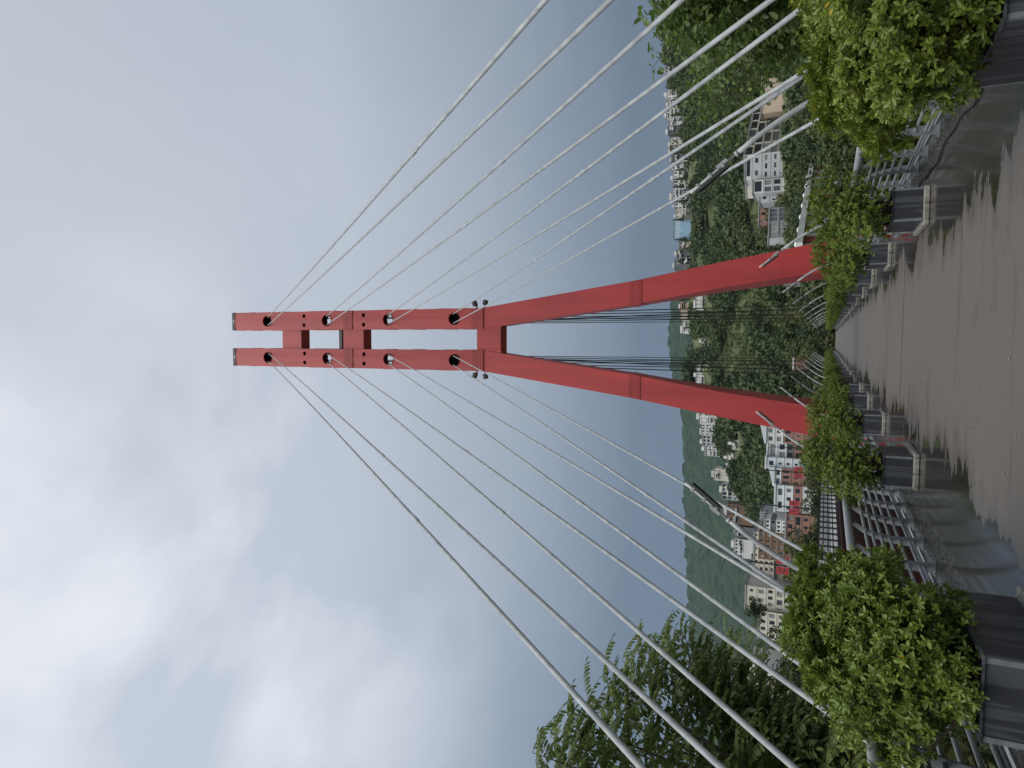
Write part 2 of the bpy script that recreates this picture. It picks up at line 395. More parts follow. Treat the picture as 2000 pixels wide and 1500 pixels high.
for s in (-1, 1):
    xi, xo = .71, 2.09; xc = (xi + xo) / 2
    # hollow column: front and back plates with the holes, solid side plates
    x0, x1 = sorted((s * xi, s * xo))
    fr = MB(); cc = s * xc
    prof = [(x0, YP), (cc, YP - .035), (x1, YP), (x1, YP + .05), (x0, YP + .05)]
    fr.prism([[(x, y, 22.4) for x, y in prof], [(x, y, 44.35) for x, y in prof]])
    f = fr.build('column_front', RED, pyl, loc=Q0)
    cuts = [(cc, z, .405, YP - 1, YP + .5) for z in HZ] + [(cc + d, z, .15, YP - 1, YP + .5) for z in (37.4, 31.95) for d in (-.34, .34)]
    hole_cut(f, cuts)
    bk = MB(); bk.box(x0, x1, YP + TH - .05, YP + TH, 22.4, 44.35)
    f = bk.build('column_back', RED, pyl, loc=Q0)
    hole_cut(f, [(cc, z + .36, .40, YP + .5, YP + 2) for z in HZ[1:3]])
    sd = MB()
    for (a, c) in ((x0, x0 + .05), (x1 - .05, x1)): sd.box(a, c, YP + .052, YP + TH - .052, 22.4, 44.35)
    sd.build('column_side', RED, pyl, loc=Q0)
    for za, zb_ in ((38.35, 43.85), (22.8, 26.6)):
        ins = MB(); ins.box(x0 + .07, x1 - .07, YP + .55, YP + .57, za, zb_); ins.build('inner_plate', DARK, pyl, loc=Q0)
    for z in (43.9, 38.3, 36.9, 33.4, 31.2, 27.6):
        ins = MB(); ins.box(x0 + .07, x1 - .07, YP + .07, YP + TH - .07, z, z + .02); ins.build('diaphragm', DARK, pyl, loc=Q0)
    cap = MB(); cap.box(x0 - .012, x1 + .012, YP - .05, YP + TH + .012, 44.352, 44.62); cap.box(cc - .12, cc + .12, YP - .056, YP - .051, 44.42, 44.52, 1)
    cap.build('cap', [BLACK, GALV], pyl, loc=Q0)
    for z in HZ:
        rim = MB(); n = 32; rings = []
        for (r, y) in ((.407, YP - .03), (.425, YP - .06), (.44, YP - .03)):
            rings.append([(cc + r * math.cos(6.28318 * k / n), y, z + r * math.sin(6.28318 * k / n)) for k in range(n)])
        rim.prism(rings, cap=False); rim.build('porthole_rim', RED, pyl, True, loc=Q0)
    # splayed leg
    lv = [(22.38, .70, 2.10, 1.0), (12.1, 2.12, 3.55, 1.9), (7.0, 2.98, 4.45, 3.2), (1.8, 3.66, 5.28, 5.0), (-14, 6.4, 8.1, 6.5)]
    lg = MB(); rg = []
    for z, a, c, t_ in lv[::-1]:
        e = [(a, YP), (c, YP), (c, YP + t_), (a, YP + t_)]
        e = [(s * x, y, z) for x, y in e]
        rg.append(e if s > 0 else e[::-1])
    lg.prism(rg); lg.build('leg', RED, pyl, loc=Q0, bevel=.02)
    ws = MB()
    for z in (8.9, 3.9):
        for (za, ca, a_, zc, cc_, c_) in ((lv[0][0], lv[0][1], lv[0][2], lv[1][0], lv[1][1], lv[1][2]), (lv[1][0], lv[1][1], lv[1][2], lv[2][0], lv[2][1], lv[2][2]), (lv[2][0], lv[2][1], lv[2][2], lv[3][0], lv[3][1], lv[3][2])):
            if zc <= z <= za:
                f_ = (za - z) / (za - zc); xa, xb = sorted((s * (ca + (cc_ - ca) * f_), s * (a_ + (c_ - a_) * f_)))
                ws.box(xa + .01, xb - .01, YP - .006, YP - .001, z - .012, z + .012)
    ws.build('weld_seam', RED, pyl, loc=Q0)
    # bolted splices
    def splice(z, h, xa, xb, y, skew=0):
        sp = MB()
        sp.box(xa, xb, y - .028, y - .003, z - h / 2, z + h / 2, 0)
        sp.box(xa, xb, y - .034, y - .0285, z - .03, z + .03, 1)
        nb = 10
        for i in range(nb):
            for q in (-.42, -.28, -.14, .14, .28, .42):
                x = xa + (xb - xa) * (i + .5) / nb
                sp.box(x - .022, x + .022, y - .05, y - .0285, z + q * h - .022, z + q * h + .022, 1)
        sp.build('splice_plate', [RED, RED2], pyl, loc=Q0)
    for z, h in ((33.35, .85), (22.75, .9)):
        splice(z, h, x0 + .01, x1 - .01, YP - .034)
    sp = MB(); zb = 12.1; xa, xb = sorted((s * 2.13, s * 3.54))
    rg2 = []
    for zz in (zb - .38, zb + .38):
        k = (zb - zz) / 7.7 * 1.32
        rg2.append([(s * (2.12 + k) + 0, YP - .03, zz), (s * (3.55 + k), YP - .03, zz), (s * (3.55 + k), YP - .003, zz), (s * (2.12 + k), YP - .003, zz)][::s])
    sp.prism(rg2)
    for i in range(10):
        for zz in (-.31, -.2, -.09, .09, .2, .31):
            x = s * (2.12 - zz / 7.7 * 1.32 + 1.43 * (i + .5) / 10)
            sp.box(x - .024, x + .024, YP - .055, YP - .031, zb + zz - .024, zb + zz + .024, 1)
    sp.build('splice_plate', [RED, RED2], pyl, loc=Q0); sp = MB()
    rg2 = []
    for zz in (zb - .38, zb + .38):
        k = 2.12 + (zb - zz) / 7.7 * 1.32
        rg2.append([(s * (k - .03), YP + .05, zz), (s * (k - .003), YP + .05, zz), (s * (k - .003), YP + 1.7, zz), (s * (k - .03), YP + 1.7, zz)][::s])
    sp.prism(rg2)
    sp.build('splice_plate', [RED, RED2], pyl, loc=Q0)
    hb = MB()
    for z in (40.6, 42.6, 39.2, 36.4, 35.3, 34.6, 29.9, 27.6, 25, 23.6):
        hb.box(s * xo - .03, s * xo + .03, YP + .25, YP + .75, z, z + (.5 if z % 1 > .5 else .9)); hb.box(s * xi - .03, s * xi + .03, YP + .25, YP + .75, z - .4, z + .4)
    hb.build('hatch', RED, pyl, loc=Q0)
for z0, z1, w0, w1 in ((37.70, 39.56, .708, .708), (31.97, 33.8, .708, .708), (21.03, 22.81, .705, .70)):
    b = MB()
    w1b = .95 if z0 < 25 else w0
    b.prism([[(-w1b, YP + .04, z0), (w1b, YP + .04, z0), (w1b, YP + .94, z0), (-w1b, YP + .94, z0)], [(-w1, YP + .04, z1), (w1, YP + .04, z1), (w1, YP + .94, z1), (-w1, YP + .94, z1)]])
    for s in (-1, 1):
        for k in range(9): b.box(s * .62 - .02, s * .62 + .02, YP + .015, YP + .041, z0 + .15 + k * .18, z0 + .19 + k * .18, 1)
    b.box(-w1 + .01, w1 - .01, YP + .02, YP + .03, z0 + .01, z0 + .05, 1)
    b.build('cross_beam', [RED, RED2], pyl, loc=Q0)
b = MB(); b.box(-.7, .7, YP + .2, YP + .8, 34.05, 34.2); b.box(-.7, .7, YP + .2, YP + .24, 34.2, 34.32)
b.build('tie_beam', BLACK, pyl, loc=Q0)
for s, side in ((-1, 'left'), (1, 'right')):
    for k, (dz_, w) in enumerate(((.18, 'upper'), (-.42, 'lower'))):
        t = thing('floodlight', f'black {w} floodlight of the pair on the outer side of the {side} pylon column', 'floodlight', (s * 2.12, YP + .3, 22.75 + dz_), 0, 'floodlights on the pylon')
        b = MB(); b.box(s * .16 if s > 0 else -.5, .5 if s > 0 else -.16, -.16, .16, -.04, .2, xf=Matrix.Rotation(s * (.3 if k else -.3), 3, 'Y')); b.build('housing', BLACK, t, bevel=.02)
        b = MB(); b.box(0 if s > 0 else -.3, .3 if s > 0 else 0, -.05, .05, -.02, .06); b.build('bracket', RED2, t)

# ------------------------------------------------------------------ stay cables
HOLE = ['topmost', 'second', 'third', 'lowest']
FARY = {'a': [138, 116, 96, 80], 'b': [149, 127, 106, 88]}
NEARY = {'a': [2.5, 3.98, 5.7, 7.2], 'b': [3.4, 5.38, 7.62, 9.6]}
for s, side in ((-1, 'left'), (1, 'right')):
    for h in range(4):
        for q, dx_, nm in (('a', .30, 'outer'), ('b', -.33, 'inner')):
            for far in (0, 1):
                xa = s * 3.75
                ya = NEARY[q][h] if not far else FARY[q][h]
                top = Vector((s * (1.40 + dx_), YP + (.42 if not far else .6), HZ[h] + .40)) if not far else Vector((s * (1.40 + dx_ * .8), YP + 1.01, HZ[h] + .4))
                bot = Vector((xa, ya, -.3))
                lab = (f'pale {nm} stay cable from the {HOLE[h]} {side} porthole towards the camera' if not far else
                       f'dark {nm} stay cable behind the pylon from its {HOLE[h]} {side} porthole level')
                t = thing('stay_cable', lab, 'cable', bot, 0, 'near stay cables' if not far else 'far stay cables')
                b = MB(); n = 24
                pts = [bot.lerp(top, k / n) - bot for k in range(n + 1)]
                sag = .0025 * (top - bot).length
                for k, p in enumerate(pts): p.z -= sag * 4 * (k / n) * (1 - k / n)
                b.tube(pts, .031 if not far else .042, 12); b.build('sheath', CABLE if not far else CABLE_SIL, t, True)
                d = (top - bot).normalized()
                b = MB(); b.tube([d * .0, d * .75, d * .751, d * .80], [.07, .07, .085, .085], 14)
                b.build('anchor_sleeve', GALVD, t, True)
                if not far:
                    for f_ in ((.23, .61) if q == 'a' else (.31, .7)):
                        k0 = int(f_ * n); c_ = pts[k0]; u_ = (pts[k0 + 1] - pts[k0]).normalized()
                        b = MB(); b.tube([c_, c_ + u_ * .02, c_ + u_ * .30, c_ + u_ * .32], [.032, .040, .040, .032], 12); b.build('collar', GALV, t, True)
b = MB()

# ------------------------------------------------------------------ lamps
def lamp(s):
    t = thing('street_lamp', '', 'street lamp', (s * 3.72, 0, 0), 0, 'curved lamps along the walkway')
    b = MB(); P = []
    for k in range(15):
        a = k / 14
        z = 2.95 * a; x = -.02 - .98 * a ** 2.4
        P.append((s * x, 0, z - .1))
    b.tube(P, [.052 - .014 * k / 14 for k in range(15)], 12); b.build('pole', LAMPM, t, True)
    e0, e1 = Vector(P[-1]), Vector((s * -1.0 - s * .52, 0, 3.52))
    b = MB(); b.tube([e0, e0.lerp(e1, .05)], .046, 12); b.tube([e0, e1], .022, 10); b.build('arm', LAMPM, t, True)
    d = (e1 - e0).normalized(); u = Vector((s * d.z, 0, -s * d.x)) if s > 0 else Vector((s * d.z, 0, -s * d.x))
    b = MB(); m = e0.lerp(e1, .55)
    nrm = Vector((d.z, 0, -d.x)); nrm = nrm if nrm.z < 0 else -nrm
    R3 = Matrix((d, Vector((0, 1, 0)), nrm)).transposed()
    b.box(-.26, .30, -.05, .05, .035, .075, 0, R3); b.box(-.24, .28, -.04, .04, .076, .082, 1, R3)
    b.box(-.30, -.12, -.035, .035, -.05, .0, 2, R3)
    for q in (-.2, .02, .24): b.box(q - .02, q + .02, -.04, .04, -.036, .034, 2, R3)
    b.build('lamp_head', [DGREYM, DARK, GALV], t, loc=m)
    return t
LAMPY = [10.7, 22.4, 34.6, 45.6, 57, 68.7, 80.3, 92, 103.6, 115.3, 127, 138.5]
for s, side in ((-1, 'left'), (1, 'right')):
    p = lamp(s)
    for k, y in enumerate(LAMPY):
        o = p if k == 0 else copy_tree(p)
        o.location = (s * 3.72, y, 0)
        o['label'] = f'{ORD[k]} curved grey street lamp from the camera along the {side} railing'

# ------------------------------------------------------------------ planters and shrubs
def planter_mat():
    m = noisy('slate_panel', (.030, .033, .042), (.024, .026, .034), 5, .5, 4); nt = m.node_tree; N, L = nt.nodes, nt.links
    b = N['Principled BSDF']; src = b.inputs['Base Color'].links[0].from_socket
    tc = N.new('ShaderNodeTexCoord'); mp = N.new('ShaderNodeMapping'); mp.inputs['Scale'].default_value = (11, 11, .9)
    oi = N.new('ShaderNodeObjectInfo'); ad = N.new('ShaderNodeVectorMath'); ad.operation = 'ADD'
    L.new(tc.outputs['Object'], ad.inputs[0]); L.new(oi.outputs['Location'], ad.inputs[1]); L.new(ad.outputs[0], mp.inputs[0])
    n = N.new('ShaderNodeTexNoise'); n.inputs['Scale'].default_value = 1; n.inputs['Detail'].default_value = 3; L.new(mp.outputs[0], n.inputs['Vector'])
    r = N.new('ShaderNodeValToRGB'); r.color_ramp.elements[0].position = .50; r.color_ramp.elements[1].position = .57
    L.new(n.outputs['Fac'], r.inputs[0])
    mi = N.new('ShaderNodeMix'); mi.data_type = 'RGBA'; L.new(r.outputs[0], mi.inputs['Factor']); L.new(src, mi.inputs['A'])
    mi.inputs['B'].default_value = (.065, .07, .08, 1); L.new(mi.outputs['Result'], b.inputs['Base Color'])
    return m
SLATE = planter_mat()
TRIM = noisy('grey_trim', (.20, .21, .225), (.14, .15, .16), 8, .5)
PW, PL, PB, PT = .58, 1.42, .10, .56     # width, length, bottom and top of the box
def planter(s):
    """box from x=0 (walkway side) outwards, y=0..PL"""
    t = thing('planter', '', 'planter', (s * 2.14, 0, 0), 0, 'planters along the walkway')
    X = lambda a, c: (min(s * a, s * c), max(s * a, s * c))
    b = MB(); w = .025
    b.box(*X(0, PW), 0, w, PB, PT); b.box(*X(0, PW), PL - w, PL, PB, PT); b.box(*X(0, w), w, PL - w, PB, PT); b.box(*X(PW - w, PW), w, PL - w, PB, PT)
    b.build('box', SLATE, t)
    e = .004
    for (a, c) in ((-e, .035), (PW - .035, PW + e)):
        for (y0, y1) in ((-e, -.0005), (PL + .0005, PL + e)):
            b = MB(); b.box(*X(a, c), y0, y1, PB, PT + .004)
            if a < 0: b.box(*X(-e, -.0005), y0 if y0 > 0 else -.0005, .035 if y0 < 0 else y0 + .0001, PB, PT + .004) if y0 < 0 else b.box(*X(-e, -.0005), PL - .035, PL + .0005, PB, PT + .004)
            b.build('corner_trim', TRIM, t)
    b = MB()
    b.box(*X(-.02, PW + .02), -.02, .03, PT + .006, PT + .018); b.box(*X(-.02, PW + .02), PL - .03, PL + .02, PT + .006, PT + .018)
    b.box(*X(-.02, .03), .031, PL - .031, PT + .006, PT + .018); b.box(*X(PW - .03, PW + .02), .031, PL - .031, PT + .006, PT + .018)
    b.build('rim', SLATE, t)
    b = MB(); b.box(*X(.03, PW - .03), .03, PL - .03, PB, PT - .05); b.build('soil', SOIL, t)
    b = MB(); q = .085; n = 5
    for k in range(n):                                     # kerb stones along the walkway and both ends
        y0 = -q + (PL + 2 * q) * k / n; y1 = -q + (PL + 2 * q) * (k + 1) / n - .008
        b.box(*X(-q, -.004), y0, y1, .003, .085 + rnd.uniform(-.006, .006))
    for k in range(2):
        b.box(*X(.0 + k * .3, .29 + k * .3), -q, -.006, .003, .085 + rnd.uniform(-.006, .006)); b.box(*X(.0 + k * .3, .29 + k * .3), PL + .006, PL + q, .003, .095)
    b.box(*X(.0, PW), .0, PL, .003, PB - .003)
    b.build('kerb', CONC, t, bevel=.012)
    return t

def unit(v): return v / np.maximum(np.linalg.norm(v, axis=-1, keepdims=True), 1e-9)
def frames(d):
    """two unit vectors at right angles to each d"""
    r = unit(nr.normal(size=d.shape)); u = unit(np.cross(d, r)); return u, np.cross(d, u)
LEAF2 = np.array([(0, 0, 0), (.38, .5, .07), (1, 0, -.04), (.38, -.5, .07), (.8, .42, .05), (.8, -.42, .05)])
def leaves(base, direc, up, ln, wd, curl=.0):
    """two quads per leaf folded along the midrib: base, midrib direction, face normal"""
    n = len(base); side = unit(np.cross(up, direc)); up = np.cross(direc, side)
    ln = np.broadcast_to(ln, n)[:, None]; wd = np.broadcast_to(wd, n)[:, None]
    def P(a, c, e): return base + direc * ln * a + side * wd * c + up * (wd * e - ln * curl * a * a)
    V = np.stack([P(0, 0, 0), P(.45, .42, .16), P(.82, .40, .14), P(1, 0, 0), P(.82, -.40, .14), P(.45, -.42, .16)], 1)
    idx = (np.arange(n) * 6)[:, None]
    Q = np.concatenate([idx + np.array([[0, 1, 2, 3]]), idx + np.array([[0, 3, 4, 5]])], 0)
    return V.reshape(-1, 3), Q
def join(parts):
    V, Q, o = [], [], 0
    for v, q in parts: V.append(v); Q.append(q + o); o += len(v)
    return np.concatenate(V), np.concatenate(Q)

SH_LEAF = leaf_mat('shrub_leaf', (.095, .15, .022), (.215, .29, .046), (.5, .33, .04), .4, .28, .35, 1.6)
SH_LEAF2 = leaf_mat('shrub_leaf_yellow', (.10, .15, .02), (.225, .285, .042), (.6, .38, .04), .4, .28, .35, 1.6)
def shrub_mesh(lumps, n_ros, ln, mats, seed, nl=9):
    global nr
    nr = np.random.default_rng(seed)
    lump = np.array(lumps)
    kk = nr.integers(0, len(lump), 26); dd = unit(nr.normal(size=(26, 3))); dd[:, 2] = np.where(dd[:, 2] < -.3, -dd[:, 2], dd[:, 2])
    sub = np.concatenate([lump[kk, :3] + dd * lump[kk, 3:4] * .88, (.15 + .13 * nr.random(26))[:, None]], 1)
    lump = np.concatenate([lump * np.array([1, 1, 1, .9]), sub]); w = lump[:, 3] ** 2; w /= w.sum()
    k = nr.choice(len(lump), n_ros, p=w)
    d = unit(nr.normal(size=(n_ros, 3)))
    d[:, 2] = np.where(d[:, 2] < -.55, -d[:, 2], d[:, 2])
    rr = lump[k, 3] * (1 - .55 * nr.random(n_ros) ** 1.7) * (1 + .09 * nr.normal(size=n_ros))
    c = lump[k, :3] + d * rr[:, None] * np.array([1, 1, .92])
    c = c[c[:, 2] > .02]; m = len(c); ctr = lump[:, :3].mean(0) - np.array([0, 0, .35])
    ax = unit(unit(c - ctr) + np.array([0, 0, .55]) + .35 * nr.normal(size=(m, 3)))
    u, v = frames(ax); parts = []
    for j in range(nl):
        a = 6.283 * j / nl * 1.0 + nr.random(m) * .6; el = np.where(j % 2, .62, 1.05) + .22 * nr.normal(size=m)
        dr = unit(ax * np.cos(el)[:, None] + (u * np.cos(a)[:, None] + v * np.sin(a)[:, None]) * np.sin(el)[:, None])
        l = ln * (.65 + .6 * nr.random(m))
        parts.append(leaves(c + ax * (.010 * (j % 3)), dr, ax + .15 * nr.normal(size=(m, 3)), l, l * .40, .12))
    V, Q = join(parts)
    return np_mesh('shrub_foliage', V, Q, mats, True)
def shrub_stems(lumps, seed):
    r = random.Random(seed); b = MB()
    for l in lumps:
        for _ in range(3):
            p0 = Vector((r.uniform(-.12, .12), r.uniform(-.3, .3), -.08)); p1 = Vector(l[:3]) + Vector((r.uniform(-.2, .2), r.uniform(-.2, .2), r.uniform(-.1, .2)))
            mid = p0.lerp(p1, .5) + Vector((r.uniform(-.08, .08), r.uniform(-.08, .08), .05))
            b.tube([p0, mid, p1], [.018, .012, .005], 6)
    return b.mesh('shrub_stem', BARK, True)
LUMPS = {
 'A': [(0, 0, .42, .55), (-.28, .1, .75, .5), (.25, -.1, .8, .48), (0, .25, .98, .42), (.1, -.45, .5, .42), (-.35, -.3, .5, .44), (.3, .4, .5, .42), (0, -.3, .15, .36), (0, .3, .15, .36)],
 'B': [(0, 0, .45, .52), (.2, .15, .8, .45), (-.2, -.1, .72, .46), (0, -.4, .45, .4), (.05, .45, .5, .42), (.32, -.2, .45, .36), (0, -.25, .15, .34), (0, .25, .15, .34)],
 'C': [(0, .1, .4, .5), (-.1, -.25, .62, .46), (.22, .2, .66, .42), (-.3, .35, .45, .4), (.25, -.4, .36, .36)],
}
# (side, planter y, shrub key, shrub offset, scale, detail)
SH_MESH = {k: (shrub_mesh(LUMPS[k], 1700, .058, SH_LEAF, 20 + i, 8), shrub_stems(LUMPS[k], i)) for i, k in enumerate('ABC')}
L1L = [(-.05, 0, .55, .62), (-.45, .2, .78, .5), (.3, .1, .72, .5), (.2, .35, 1.0, .42), (-.35, -.45, .62, .5), (.25, -.35, .5, .46), (-.75, .0, .45, .42), (.1, .75, .62, .46), (-.1, .3, 1.02, .4), (.05, -.3, .22, .44), (.05, .3, .2, .44), (-.5, .3, .2, .4)]
R1L = [(0, 0, .6, .62), (.3, .35, 1.0, .46), (-.25, .25, .72, .5), (.35, -.4, .9, .55), (-.28, -.35, .45, .46), (-.35, .75, .62, .42), (.05, .9, .85, .42), (.5, .8, .55, .42), (.1, -.8, .8, .5), (-.05, -.2, .2, .42), (-.05, .35, .2, .42)]
SH_NEAR = {(-1, 0): (shrub_mesh(L1L, 5200, .056, SH_LEAF, 31, 9), shrub_stems(L1L, 7)), (1, 0): (shrub_mesh(R1L, 4800, .062, SH_LEAF2, 33, 9), shrub_stems(R1L, 8))}
PY = [5.45, 14.40, 22.2, 30.0, 37.2, 45.3, 52.8, 60, 67.6, 75.2, 82.8, 90.4, 98, 105.6, 113.2, 120.8, 128.4, 136, 143]
for s, side in ((-1, 'left'), (1, 'right')):
    p0 = planter(s)
    for k, y in enumerate(PY):
        t = p0 if k == 0 else copy_tree(p0)
        y = y + (.25 if (k == 0 and s > 0) else 0)
        t.location = (s * 2.14, y, 0)
        t['label'] = f'slate grey planter box on a concrete kerb, {ORD[k]} from the camera on the {side}'
        key = 'ABC'[(k * 2 + (s > 0) + k // 3) % 3]
        key = 'A' if k in (1, 2) else 'BC'[(k + (s > 0)) % 2]
        me = SH_NEAR.get((s, k)) or SH_MESH[key]
        look = 'yellowish green' if (s > 0 and k == 0) else 'bushy green'
        sh = thing('shrub', f'{look} shrub growing in the {ORD[k]} planter from the camera on the {side}', 'shrub',
                   (s * 2.44, y + .71, .5), 0 if k == 0 else rnd.uniform(-.5, .5), 'shrubs in the planters')
        if not k: sh.scale = (.94, .94, .94) if s < 0 else (.98, .98, .98)
        if k:
            sc = 1.04 if k == 1 else 1.1 if k == 2 else (1.0, .95, 1.06, .98, 1.04, .96)[k % 6]
            sh.scale = (sc, sc * 1.05, sc)
        link('foliage', me[0], sh); link('stem', me[1], sh)

# ------------------------------------------------------------------ terrain
_cx = np.array([-500, -160, -110, -84, -62, -30, 5, 65, 170, 300, 600.]); _cz = np.array([2, 10, 20, 34, 52, 68, 75, 75, 85, 92, 95.])
def hash2(ix, iy):
    h = (ix * 374761393 + iy * 668265263) & 0x7fffffff; h = ((h ^ (h >> 13)) * 1274126177) & 0x7fffffff
    return ((h ^ (h >> 16)) & 0xffff) / 65535.0
def vnoise(x, y):
    x = np.asarray(x, float); y = np.asarray(y, float)
    ix = np.floor(x).astype(np.int64); iy = np.floor(y).astype(np.int64); fx, fy = x - ix, y - iy
    fx = fx * fx * (3 - 2 * fx); fy = fy * fy * (3 - 2 * fy)
    return (hash2(ix, iy) * (1 - fx) + hash2(ix + 1, iy) * fx) * (1 - fy) + (hash2(ix, iy + 1) * (1 - fx) + hash2(ix + 1, iy + 1) * fx) * fy
def sm(a, b, v): t = np.clip((v - a) / (b - a), 0, 1); return t * t * (3 - 2 * t)
def terr(X, Y):
    X = np.asarray(X, float); Y = np.asarray(Y, float)
    base = -15 + 11 * sm(10, -20, Y) + 14.5 * sm(95, 158, Y)
    c = np.interp(X, _cx, _cz)
    up = np.clip((Y - 158) / 250, 0, 1)
    up = up ** 1.12
    z = base + (c - base) * up
    z = z - 60 * sm(430, 680, Y)
    return z + (vnoise(X / 23, Y / 23) - .5) * 5 * sm(160, 260, Y) + (vnoise(X / 7, Y / 7) - .5) * 1.2
def hit(x, y, Y0=150, Y1=520):
    d = ray(x, y)
    for Y in np.arange(Y0, Y1, 1.0):
        p = O3 + d * Y / d[1]
        if terr(p[0], p[1]) >= p[2]: return p
    return None
GROUND = noisy('hill_ground', (.055, .08, .026), (.11, .125, .05), .12, .95, 8, coord='Object')
xs = np.concatenate([np.linspace(-700, -160, 28), np.linspace(-150, 250, 101), np.linspace(262, 800, 28)]); ys = np.concatenate([np.linspace(-60, 150, 54), np.linspace(153, 700, 160)])
gx, gy = np.meshgrid(xs, ys); V = np.stack([gx, gy, terr(gx, gy)], -1).reshape(-1, 3); nx = len(xs)
ii, jj = np.meshgrid(np.arange(len(ys) - 1), np.arange(nx - 1), indexing='ij'); a = (ii * nx + jj).ravel()
tag(link('hillside', np_mesh('hillside', V, np.stack([a, a + 1, a + nx + 1, a + nx], 1), GROUND, True)), 'grassy hillside across the valley', 'hill', kind='structure')
MTN = noisy('forested_mountain', (.008, .024, .014), (.030, .058, .028), .09, .95, 9, lo=.36, hi=.64, coord='Object')
mx_ = np.linspace(-1500, 1500, 430); my_ = np.concatenate([np.linspace(690, 1330, 110), np.linspace(1345, 2600, 20)])
gx, gy = np.meshgrid(mx_, my_)
mc = np.interp(gx, [-1500, -700, -518, -300, -130, -40, 13, 80, 300, 1500], [180, 205, 224, 236, 245, 266, 272, 262, 190, 120])
h = -5 + (mc + 5) * np.clip((gy - 690) / 610, 0, 1) ** 1.05
h = h + (vnoise(gx / 90, gy / 90) - .5) * 16 * sm(700, 900, gy) * sm(1330, 1150, gy) + (vnoise(gx / 13, gy / 13) - .5) * 6 + (vnoise(gx / 6.5 + 9, gy / 6.5) - .5) * 9
V = np.stack([gx, gy, h], -1).reshape(-1, 3); nx = len(mx_)
ii, jj = np.meshgrid(np.arange(len(my_) - 1), np.arange(nx - 1), indexing='ij'); a = (ii * nx + jj).ravel()
tag(link('mountain', np_mesh('mountain', V, np.stack([a, a + 1, a + nx + 1, a + nx], 1), MTN, False)), 'forested dark green mountain behind the town', 'mountain', kind='structure')
b = MB(); b.quad((-5000, -3000, -20), (5000, -3000, -20), (5000, 5000, -20), (-5000, 5000, -20))
tag(b.build('ground', GROUND), 'ground plain', 'ground', kind='structure')

# ------------------------------------------------------------------ buildings
GLASS = mat('window_glass', (.02, .025, .03), .08, 0, .6)
FRAME = mat('window_frame', (.55, .55, .54), .5)
DFRAME = mat('dark_window_frame', (.06, .06, .065), .5)
def wall(name, c, v=.82): return noisy(name, c, tuple(k * v for k in c), .35, .85, 6, (1, 1, .5))
WHITE = wall('white_plaster', (.72, .72, .70)); CREAM = wall('cream_plaster', (.66, .63, .54)); GREYW = wall('grey_plaster', (.54, .55, .56))
BLUEW = wall('bluish_white_plaster', (.66, .70, .74)); SALMON = wall('salmon_brick', (.34, .185, .15)); BROWN = wall('brown_brick', (.22, .13, .085))
BEIGE = wall('beige_plaster', (.60, .48, .38)); DGREY = wall('dark_concrete', (.16, .165, .17)); MGREY = wall('mid_concrete', (.27, .275, .28)); DBRN = wall('dark_brown_wall', (.10, .055, .035))
YELL = wall('yellow_panel', (.45, .33, .06)); REDW = wall('red_panel', (.40, .05, .05)); ROOFR = wall('terracotta', (.34, .13, .08)); SKYB = wall('pale_blue_panel', (.30, .46, .62)); ROOFG = wall('grey_roof', (.30, .30, .30))
BRNF = noisy('brown_window_panel', (.16, .085, .05), (.09, .05, .032), 3, .6)
GLASS2 = mat('grey_window_glass', (.10, .12, .14), .12, 0, .6); CURT = noisy('curtained_window', (.42, .42, .40), (.12, .13, .14), 3, .4)
_winm = {}
_wr = random.Random(8)
def win_mesh(w, h, mull, fm):
    gl = _wr.choice([GLASS, GLASS, GLASS, GLASS2, CURT]); key = (round(w, 1), round(h, 1), mull, fm.name, gl.name)
    if key not in _winm:
        b = MB(); f = .07
        b.box(-w / 2, w / 2, 0, .06, 0, f, 0); b.box(-w / 2, w / 2, 0, .06, h - f, h, 0)
        b.box(-w / 2, -w / 2 + f, 0, .06, f, h - f, 0); b.box(w / 2 - f, w / 2, 0, .06, f, h - f, 0)
        for k in range(mull):
            x = -w / 2 + w * (k + 1) / (mull + 1); b.box(x - .03, x + .03, 0, .06, f, h - f, 0)
        b.box(-w / 2 + f, w / 2 - f, .035, .05, f, h - f, 1)
        _winm[key] = b.mesh('window', [fm, gl])
    return _winm[key]
RECTS = []
